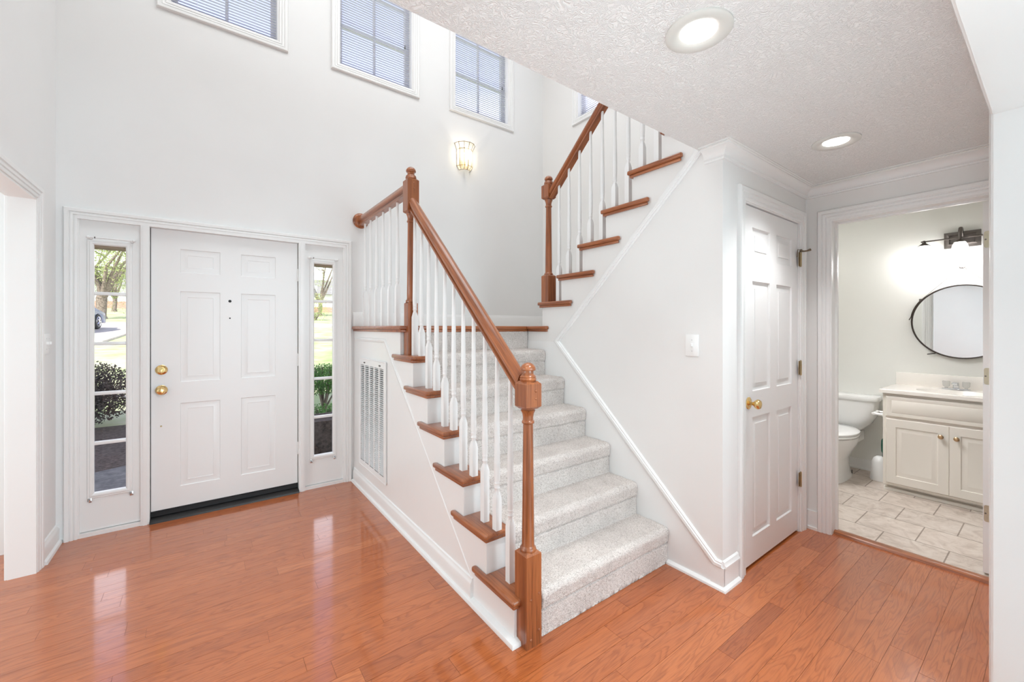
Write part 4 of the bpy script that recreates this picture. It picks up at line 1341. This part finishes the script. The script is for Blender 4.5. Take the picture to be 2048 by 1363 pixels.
# sink top
vt = thing('sink_top', 'cream marble-look sink top with raised backsplash on the cabinet', 'countertop', (4.7, 0.51, 0.803))
mb = MB()
SC = (4.66, 0.51)
X0, X1, Y0_, Y1_ = 4.425, 4.948, 0.115, 0.912
nseg = 48
def rim(k):
    a = 2 * PI * k / nseg
    dx, dy = math.cos(a), math.sin(a)
    tX = ((X1 - SC[0]) / dx if dx > 0 else (X0 - SC[0]) / dx) if abs(dx) > 1e-6 else 1e9
    tY = ((Y1_ - SC[1]) / dy if dy > 0 else (Y0_ - SC[1]) / dy) if abs(dy) > 1e-6 else 1e9
    tt = min(tX, tY)
    return (SC[0] + dx * tt, SC[1] + dy * tt)
angs = sorted([2 * PI * k / nseg for k in range(nseg)] + [math.atan2(yy - SC[1], xx - SC[0]) % (2 * PI) for xx in (X0, X1) for yy in (Y0_, Y1_)])
def rim_a(a):
    dx, dy = math.cos(a), math.sin(a)
    tX = ((X1 - SC[0]) / dx if dx > 0 else (X0 - SC[0]) / dx) if abs(dx) > 1e-6 else 1e9
    tY = ((Y1_ - SC[1]) / dy if dy > 0 else (Y0_ - SC[1]) / dy) if abs(dy) > 1e-6 else 1e9
    tt = min(tX, tY)
    return (SC[0] + dx * tt, SC[1] + dy * tt)
rings = [[(*rim_a(a), 0.803) for a in angs], [(*rim_a(a), 0.828) for a in angs],
         [(SC[0] + (rim_a(a)[0] - SC[0]) * 0.985, SC[1] + (rim_a(a)[1] - SC[1]) * 0.985, 0.832) for a in angs]]
for sc1, dz in ((1.0, 0.0), (0.95, -0.012), (0.80, -0.07), (0.5, -0.12), (0.12, -0.13)):
    rings.append([(SC[0] - 0.02 + 0.155 * sc1 * math.cos(a), SC[1] + 0.215 * sc1 * math.sin(a), 0.832 + dz) for a in angs])
vs = [p for rg in rings for p in rg]; n = len(angs)
fs = [(i * n + k, i * n + (k + 1) % n, (i + 1) * n + (k + 1) % n, (i + 1) * n + k) for i in range(len(rings) - 1) for k in range(n)]
fs.append(tuple(range((len(rings) - 1) * n, len(rings) * n)))
mb.add(vs, fs)
mb.build('basin_top', M['marble'], vt)
MB().bbox(4.926, 4.948, 0.115, 0.900, 0.830, 0.938, 0.004).build('backsplash', M['marble'], vt)
# faucet
fc = thing('faucet', 'chrome sink faucet with two clear acrylic handles on the cream sink top', 'faucet', (4.85, 0.525, 0.832))
MB().bbox(4.825, 4.875, 0.447, 0.603, 0.832, 0.842, 0.004).build('base', M['chrome'], fc)
MB().prism([(4.872, 0.840), (4.872, 0.880), (4.850, 0.896), (4.765, 0.893), (4.765, 0.876), (4.835, 0.868), (4.836, 0.840)], 1, 0.508, 0.542, 0.005, 2).build('spout', M['chrome'], fc)
for y in (0.470, 0.580):
    o = MB().lathe([(0.010, 0.842), (0.010, 0.852), (0.016, 0.854), (0.021, 0.862), (0.023, 0.892), (0.020, 0.899), (0.0, 0.900)], (4.850, y, 0), 2, 10, False).build('handle', M['acrylic'], fc)
# round mirror hung by a strap
mr_ = thing('mirror', 'round mirror in a thin dark frame hung from a strap above the sink', 'mirror', (4.94, 0.500, 1.380))
MB().lathe([(0.290, 4.945), (0.302, 4.945), (0.302, 4.917), (0.297, 4.914), (0.292, 4.917), (0.292, 4.925), (0.290, 4.945)], (0, 0.500, 1.380), 0, 72, False).build('frame', M['strap'], mr_)
MB().prism([(0.500 + 0.2925 * math.cos(2 * PI * k / 72), 1.380 + 0.2925 * math.sin(2 * PI * k / 72)) for k in range(72)], 0, 4.926, 4.940).build('glass', M['mirror'], mr_)
for s in (-1, 1):
    def RA(a, r=0.305): return (4.930, 0.5 + s * r * math.sin(R(a)), 1.38 + r * math.cos(R(a)))
    MB().tube([(4.938, 0.500 + s * 0.012, 1.818), RA(52, 0.306)], 0.0013, 6).build('cord', M['strap'], mr_)
    pts = [RA(a, 0.306) for a in (52, 58, 64, 70, 76, 82)] + [(4.932, 0.5 + s * 0.316, 1.398)]
    MB().tube(pts, 0.0035, 6).build('strap', M['strap'], mr_)
    p = RA(150)
    MB().tube([p, (4.931, p[1] + s * 0.05, p[2] - 0.01)], 0.004, 6).build('strap_end', M['strap'], mr_)
    p = RA(52, 0.306)
    MB().bbox(4.918, 4.934, p[1] - 0.010, p[1] + 0.010, p[2] - 0.010, p[2] + 0.010, 0.002).build('buckle', M['pewter'], mr_)
mb = MB().tube([(4.95, 0.500, 1.822), (4.925, 0.500, 1.820)], 0.004, 8)
mb.tube([(4.932, 0.517, 1.828), (4.930, 0.510, 1.818), (4.930, 0.500, 1.815), (4.930, 0.490, 1.818), (4.932, 0.483, 1.828)], 0.004, 8)
o = mb.build('wall_hook', M['pewter'])
tag(o, 'small metal wall hook holding the round mirror strap', 'hook')
# vanity light
vl = thing('vanity_light', 'dark metal three-lamp bathroom fixture with a bar and square plate over the mirror', 'wall lamp', (4.94, 0.500, 2.05))
F = lambda u, v, d: (4.920 + d, u, v)
mb = MB().panel_face(F, 0.398, 0.602, 1.985, 2.112, [(0.412, 0.588, 1.999, 2.098)], [(0.016, -0.010), (0.022, 0.004), (0.024, 0.004)])
mb.box(4.926, 4.949, 0.398, 0.602, 1.985, 2.112)
mb.build('plate', M['pewter'], vl)
arm = [(4.925, 0.5, 2.060), (4.895, 0.5, 2.110), (4.865, 0.5, 2.130), (4.835, 0.5, 2.125), (4.815, 0.5, 2.105), (4.808, 0.5, 2.075), (4.808, 0.5, 2.040)]
MB().tube(arm, 0.011, 12).build('arm', M['pewter'], vl)
MB().tube([(4.808, 0.280, 2.046), (4.808, 0.722, 2.046)], 0.006, 10).build('bar', M['pewter'], vl)
for y in (0.704, 0.500, 0.296):
    o = MB().lathe([(0.008, 2.054), (0.012, 2.048), (0.012, 2.034), (0.018, 2.028), (0.035, 2.014), (0.038, 2.010), (0.036, 2.010)], (4.808, y, 0), 2, 24, False).build('shade_holder', M['pewter'], vl)
    MB().lathe([(0.030, 2.012), (0.042, 1.99), (0.050, 1.95), (0.050, 1.93), (0.030, 1.925), (0.0, 1.923)], (4.808, y, 0), 2, 24, False).build('shade', M['bath_shade'], o)
    lamp('vanity_lamp_light', 'POINT', (4.80, y, 1.90), 3.6, (0.99, 0.98, 0.98), 0.04)
lamp('bathroom_ceiling_fill', 'AREA', (4.0, 1.40, 2.43), 6.3, (1.0, 0.985, 0.96), 0.5, 0.5, aim=(4.0, 1.40, 0))  # added fill for the bathroom walls, no fixture
lamp('cabinet_fill', 'AREA', (3.70, 1.30, 2.40), 8, (0.97, 0.98, 1.0), 0.6, 0.6, aim=(4.40, 0.45, 0.35)).data.spread = R(75)  # added narrow fill aimed at the cabinet front, no window behind it
# toilet, facing the door
TY = 1.235
to = thing('toilet', 'white porcelain two-piece toilet left of the cream cabinet', 'toilet', (4.55, TY, ZB))
def loft(secs, n=32):
    """secs: (cx, hx, hy, z, power)"""
    vs = []; fs = []
    for cx, hx, hy, z, pw in secs:
        for k in range(n):
            a = 2 * PI * k / n
            c, s_ = math.cos(a), math.sin(a)
            vs.append((cx + hx * math.copysign(abs(c) ** pw, c), TY + hy * math.copysign(abs(s_) ** pw, s_), z))
    for i in range(len(secs) - 1):
        for k in range(n):
            k2 = (k + 1) % n
            fs.append((i * n + k, i * n + k2, (i + 1) * n + k2, (i + 1) * n + k))
    fs.append(tuple(range(n))[::-1]); fs.append(tuple(range((len(secs) - 1) * n, len(secs) * n)))
    return vs, fs
mb = MB(); mb.add(*loft([(4.87, 0.050, 0.085, 0.372, 0.7), (4.86, 0.075, 0.125, 0.40, 0.6), (4.85, 0.092, 0.185, 0.46, 0.5), (4.845, 0.098, 0.220, 0.53, 0.4), (4.845, 0.100, 0.234, 0.62, 0.35), (4.845, 0.101, 0.238, 0.675, 0.35)]), smooth=True)
mb.build('tank', M['porcelain'], to)
mb = MB(); mb.add(*loft([(4.842, 0.106, 0.246, 0.672, 0.35), (4.842, 0.110, 0.250, 0.680, 0.35), (4.842, 0.110, 0.250, 0.700, 0.35), (4.842, 0.105, 0.244, 0.711, 0.35), (4.842, 0.08, 0.21, 0.714, 0.4)]), smooth=True)
mb.build('tank_lid', M['porcelain'], to)
mb = MB(); mb.add(*loft([(4.50, 0.26, 0.105, ZB, 0.7), (4.50, 0.255, 0.102, 0.03, 0.7), (4.50, 0.235, 0.095, 0.05, 0.75), (4.50, 0.20, 0.090, 0.13, 0.8), (4.48, 0.20, 0.10, 0.20, 0.85), (4.47, 0.235, 0.135, 0.27, 0.9), (4.46, 0.262, 0.168, 0.33, 0.95), (4.455, 0.272, 0.180, 0.375, 0.95), (4.455, 0.272, 0.180, 0.392, 0.95)]), smooth=True)
mb.box(4.66, 4.90, TY - 0.12, TY + 0.12, 0.30, 0.385)
mb.build('bowl', M['porcelain'], to)
mb = MB(); mb.add(*loft([(4.455, 0.268, 0.180, 0.395, 0.95), (4.455, 0.274, 0.185, 0.400, 0.95), (4.455, 0.274, 0.185, 0.410, 0.95), (4.455, 0.268, 0.180, 0.414, 0.95)]), smooth=True)
mb.build('seat', M['porcelain'], to)
mb = MB(); mb.add(*loft([(4.46, 0.268, 0.180, 0.417, 0.95), (4.46, 0.273, 0.184, 0.422, 0.95), (4.46, 0.273, 0.184, 0.432, 0.95), (4.46, 0.262, 0.174, 0.439, 0.95), (4.46, 0.18, 0.11, 0.443, 0.95)]), smooth=True)
mb.build('seat_cover', M['porcelain'], to)
MB().tube([(4.64, TY - 0.095, 0.03), (4.64, TY - 0.095, 0.062)], [0.006, 0.004], 8).build('floor_bolt', M['pewter'], to)
# empty paper holder on the cabinet side
ph = thing('toilet_paper_holder', 'empty white toilet paper holder on the side of the cream cabinet', 'paper holder', (4.55, VY1, 0.615))
for x in (4.495, 4.625):
    mb = MB().lathe([(0.0, 0.0), (0.024, 0.0), (0.024, 0.006), (0.012, 0.012), (0.010, 0.05), (0.013, 0.072), (0.010, 0.080), (0.0, 0.082)], (x, VY1, 0.612), 1, 16, False)
    mb.build('post', M['porcelain'], ph)
MB().tube([(4.485, VY1 + 0.066, 0.612), (4.50, VY1 + 0.066, 0.612), (4.62, VY1 + 0.066, 0.612), (4.635, VY1 + 0.066, 0.612)], [0.010, 0.013, 0.013, 0.010], 14).build('roller', M['plastic'], ph)
# brush in its canister
tb = thing('toilet_brush', 'white toilet brush canister with dark green handle between toilet and cabinet', 'toilet brush', (4.71, 0.963, ZB))
MB().lathe([(0.0, ZB), (0.066, ZB), (0.068, ZB + 0.01), (0.060, 0.10), (0.055, 0.165), (0.044, 0.195), (0.028, 0.210), (0.022, 0.214), (0.0, 0.214)], (4.71, 0.963, 0), 2, 24, False).build('canister', M['plastic'], tb)
MB().lathe([(0.0, 0.212), (0.011, 0.212), (0.011, 0.245), (0.017, 0.262), (0.019, 0.31), (0.017, 0.355), (0.009, 0.372), (0.0, 0.374)], (4.71, 0.938, 0), 2, 18, False).build('brush_handle', M['green_plastic'], tb)

# ------------------------------------------------------------------ outside, seen through the sidelights
def gz(y): return -0.06 + max(0.0, (y - 5.5)) * 0.0645
mb = MB()
ys = [3.88, 5.5, 8, 12, 16, 20, 26, 34, 44, 90]
vs = []; fs = []
xs = [-50 + 100 * i / 40 for i in range(41)]
for y in ys:
    for x in xs: vs.append((x, y, gz(y) + (0.05 * noise.noise((x * 0.3, y * 0.3, 0)) if y > 9 else 0)))
for i in range(len(ys) - 1):
    for j in range(40): fs.append((i * 41 + j, i * 41 + j + 1, i * 41 + 42 + j, i * 41 + 41 + j))
mb.add(vs, fs)
struct('ground', mb, M['lawn'])
mb = MB()
P = [(-30, 19.2), (-2.75, 19.2), (-2.5, 23.0), (0.5, 27.6), (14, 28.2), (14, 30.5), (-30, 30.5)]
vs = [(x, y, gz(y) + 0.07) for x, y in P]; n = len(P)
mb.add(vs + [(x, y, z - 0.3) for x, y, z in vs], [tuple(range(n)), tuple(range(2 * n - 1, n - 1, -1))] + [(i, n + i, n + (i + 1) % n, (i + 1) % n) for i in range(n)])
struct('driveway', mb, M['drive'])
mb = MB().prism([(-3.2, 3.89), (0.2, 3.89), (0.2, 5.6), (-0.3, 8.6), (-1.2, 9.4), (-3.2, 9.6)], 2, -0.12, 0.06).box(0.55, 3.0, 3.89, 5.9, -0.12, 0.0)
struct('planting_bed', mb, M['mulch'])
mb = MB().prism([(-1.4, 3.9), (1.2, 3.9), (1.2, 4.5), (0.6, 4.9), (-0.2, 5.25), (-0.75, 5.0), (-1.2, 4.5)], 2, -0.06, 0.085)
mb.sweep([(-3.2, 9.7, 0.05), (-1.2, 9.5, 0.04), (-0.2, 8.7, 0.0), (0.3, 5.7, -0.05)], [(-0.10, 0), (-0.10, 0.16), (0.10, 0.16), (0.10, 0)], (0, 0, 1))
struct('door_step', mb, M['stone'])

def leaves(mb, rnd, c, r, n, size, shell=0.5, sq=(1, 1, 1)):
    for _ in range(n):
        d = Vector((rnd.gauss(0, 1), rnd.gauss(0, 1), rnd.gauss(0, 1))).normalized() * (shell + (1 - shell) * rnd.random())
        p = Vector((c[0] + d.x * r * sq[0], c[1] + d.y * r * sq[1], c[2] + d.z * r * sq[2]))
        a = Vector((rnd.gauss(0, 1), rnd.gauss(0, 1), rnd.gauss(0, 1))).normalized()
        b_ = a.orthogonal().normalized()
        s_ = size * rnd.uniform(0.6, 1.3)
        mb.add([p - a * s_, p + b_ * s_ * 0.5, p + a * s_, p - b_ * s_ * 0.5], [(0, 1, 2, 3)])
rnd = random.Random(11)
def shrub(loc, label, mat, r, sq, n, size, shell=0.4):
    o = thing('shrub', label, 'shrub', (loc[0], loc[1], gz(loc[1]) - 0.03))
    mb = MB()
    cz = loc[2]
    for i in range(14):
        d = Vector((rnd.gauss(0, 0.5), rnd.gauss(0, 0.5), 1)).normalized()
        z0 = gz(loc[1]) - 0.03
        mb.tube([(loc[0], loc[1], z0), (loc[0] + d.x * r * 0.4, loc[1] + d.y * r * 0.4, (z0 + cz) / 2), (loc[0] + d.x * r * sq[0] * 0.9, loc[1] + d.y * r * sq[1] * 0.9, cz + d.z * r * sq[2] * 0.8)], [0.018, 0.012, 0.005], 5)
    mb.build('branches', M['bark'], o)
    mb = MB()
    leaves(mb, rnd, (loc[0], loc[1], cz), r, n, size, shell, sq)
    mb.build('foliage', M[mat], o)
    return o
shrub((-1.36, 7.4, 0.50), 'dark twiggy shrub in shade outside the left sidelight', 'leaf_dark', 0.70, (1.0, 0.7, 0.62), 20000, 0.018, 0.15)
shrub((1.50, 7.0, 0.52), 'round green shrub outside the right sidelight', 'leaf_green', 0.50, (1.0, 0.7, 0.50), 9000, 0.014)
shrub((1.27, 6.1, 0.10), 'low green ground shrub under the round green one outside the right sidelight', 'leaf_green', 0.45, (1.6, 0.6, 0.42), 5000, 0.014)
# planter box right outside the right sidelight
pb = thing('planter_box', 'dark box standing low outside the bottom pane of the right sidelight', 'planter', (0.95, 4.6, -0.06))
MB().wall(1, 4.42, 4.46, 0.62, 1.45, -0.06, 0.40).wall(1, 4.80, 4.84, 0.62, 1.45, -0.06, 0.40).box(0.62, 0.66, 4.46, 4.80, -0.06, 0.40).box(1.41, 1.45, 4.46, 4.80, -0.06, 0.40).build('box', M['mulch'], pb)
MB().box(0.66, 1.41, 4.46, 4.80, -0.06, 0.36).build('soil', M['mulch'], pb)

def tree(loc, label, h, r, seed, nleaf, mat='leaf_spring', tr=0.32, size=0.05, fork=0.16):
    rn = random.Random(seed)
    x, y = loc; z = gz(y) - 0.15
    o = thing('tree', label, 'tree', (x, y, z))
    mb = MB()
    mb.tube([(x, y, z), (x, y, z + 0.35), (x + 0.05, y, z + h * fork * 0.6), (x + 0.05, y, z + h * fork)], [tr * 1.5, tr * 1.02, tr * 0.92, tr * 1.0], 12)
    mb.ball((x + 0.05, y, z + h * fork), tr * 1.0, 12)
    tips = []
    base = Vector((x + 0.05, y, z + h * fork * 0.95))
    nb = 7
    for i in range(nb):
        a = 2 * PI * i / nb + rn.random() * 0.6
        el = rn.uniform(0.75, 1.3)
        d = Vector((math.cos(a) * math.cos(el), math.sin(a) * math.cos(el), math.sin(el)))
        L = h * rn.uniform(0.45, 0.7)
        p1 = base + d * L * 0.4 + Vector((0, 0, 0.1)); p2 = p1 + (d + Vector((rn.gauss(0, .25), rn.gauss(0, .25), .1))).normalized() * L * 0.6
        mb.tube([base - Vector((0, 0, 0.2)), base.lerp(p1, 0.5) + Vector((rn.gauss(0, .1), rn.gauss(0, .1), 0)), p1, p2], [tr * 0.55, tr * 0.42, tr * 0.30, tr * 0.06], 8)
        tips += [p1, p1.lerp(p2, 0.5), p2]
        for j in range(5):
            s0 = p1.lerp(p2, rn.random())
            e = s0 + Vector((rn.gauss(0, 1), rn.gauss(0, 1), rn.gauss(0.0, .5))).normalized() * L * 0.45
            mb.tube([s0, s0.lerp(e, 0.5) + Vector((0, 0, 0.12)), e], [tr * 0.13, tr * 0.08, tr * 0.02], 6)
            tips += [s0.lerp(e, 0.5), e]
    mb.build('trunk', M['bark'], o)
    mb = MB()
    for tp in tips:
        leaves(mb, rn, tp, r * 0.36, nleaf // len(tips), size, 0.05)
    mb.build('foliage', M[mat], o)
    return o
tree((-5.25, 36.0), 'big grey-trunked tree with young leaves across the driveway, seen in the left sidelight', 9.0, 3.4, 5, 16000, tr=0.27)
tree((-6.3, 49.0), 'slimmer leafy tree right of the big trunk, farther across the lawn', 9.5, 3.2, 8, 7000, tr=0.16)
tree((9.5, 46.0), 'pale leafy tree far across the lawn in the right sidelight', 11, 4.2, 21, 12000, tr=0.20)
shrub((7.2, 36.5, gz(36.5) + 1.0), 'bare-stemmed yellow-green bush far across the lawn in the right sidelight', 'leaf_spring', 1.3, (0.8, 0.8, 1.0), 1500, 0.05)
# long low house far across the lawn
hs = thing('neighbour_house', 'long low brick and white house far across the lawn', 'house', (2, 58, 2.6))
zg = 2.6
MB().box(-22, 26, 58, 66, zg, zg + 1.45).build('brick_wall', M['brick'], hs)
MB().box(-22, 26, 58.02, 66, zg + 1.45, zg + 3.1).build('siding', M['siding'], hs)
MB().prism([(57.4, zg + 3.1), (66.6, zg + 3.1), (62, zg + 5.4)], 0, -22.6, 26.6).build('roof', M['roof'], hs)
# parked car: its front wheel and wing show at the left edge of the left sidelight
cw_ = Vector((-3.78, 25.0, gz(25.0) + 0.08))      # ground point of the visible wheel
fa = R(9)
fx, fy = math.sin(fa), math.cos(fa)
car = thing('car', 'slate blue car parked on the driveway at the left edge of the left sidelight', 'car', tuple(cw_))
def carxf(mb):
    for i, v in enumerate(mb.v):
        a, l, h = v.x + 0.82, v.y + 0.80, v.z
        mb.v[i] = Vector((cw_.x + fx * a - fy * l, cw_.y + fy * a + fx * l, cw_.z + h))
    return mb
side = [(0.0, 0.30), (0.02, 0.55), (-0.10, 0.72), (-1.05, 0.90), (-1.75, 1.38), (-2.3, 1.48), (-3.2, 1.44), (-4.0, 1.02), (-4.5, 0.96), (-4.55, 0.45), (-4.5, 0.28)]
wx = [-0.82, -3.62]
bot = [(-4.5, 0.26)]
for w in sorted(wx):
    for i in range(9):
        a = PI - PI * i / 8
        bot.append((w + 0.36 * math.cos(a), 0.30 + 0.36 * math.sin(a)))
bot.append((0.0, 0.26))
carxf(MB().prism(side + bot, 1, -0.87, 0.87, 0.03, 2)).build('body', M['car_paint'], car)
carxf(MB().prism([(-1.15, 0.94), (-1.78, 1.33), (-2.3, 1.42), (-3.1, 1.38), (-3.7, 1.06)], 1, -0.885, 0.885)).build('window_glass', M['car_glass'], car)
for w in wx:
    for sd_ in (-1, 1):
        yy = sd_ * 0.79
        o = carxf(MB().lathe([(0.0, -0.10), (0.30, -0.10), (0.325, -0.08), (0.325, 0.08), (0.30, 0.10), (0.0, 0.10)], (w, yy, 0.325), 1, 28, False)).build('wheel', M['rubber'], car)
        mb = MB().lathe([(0.19, sd_ * 0.102), (0.215, sd_ * 0.108), (0.22, sd_ * 0.102)], (w, yy, 0.325), 1, 28, False)
        for i in range(5):
            a = 2 * PI * i / 5
            mb.tube([(w, yy + sd_ * 0.104, 0.325), (w + 0.2 * math.cos(a), yy + sd_ * 0.104, 0.325 + 0.2 * math.sin(a))], 0.022, 6)
        carxf(mb).build('rim', M['chrome'], o)
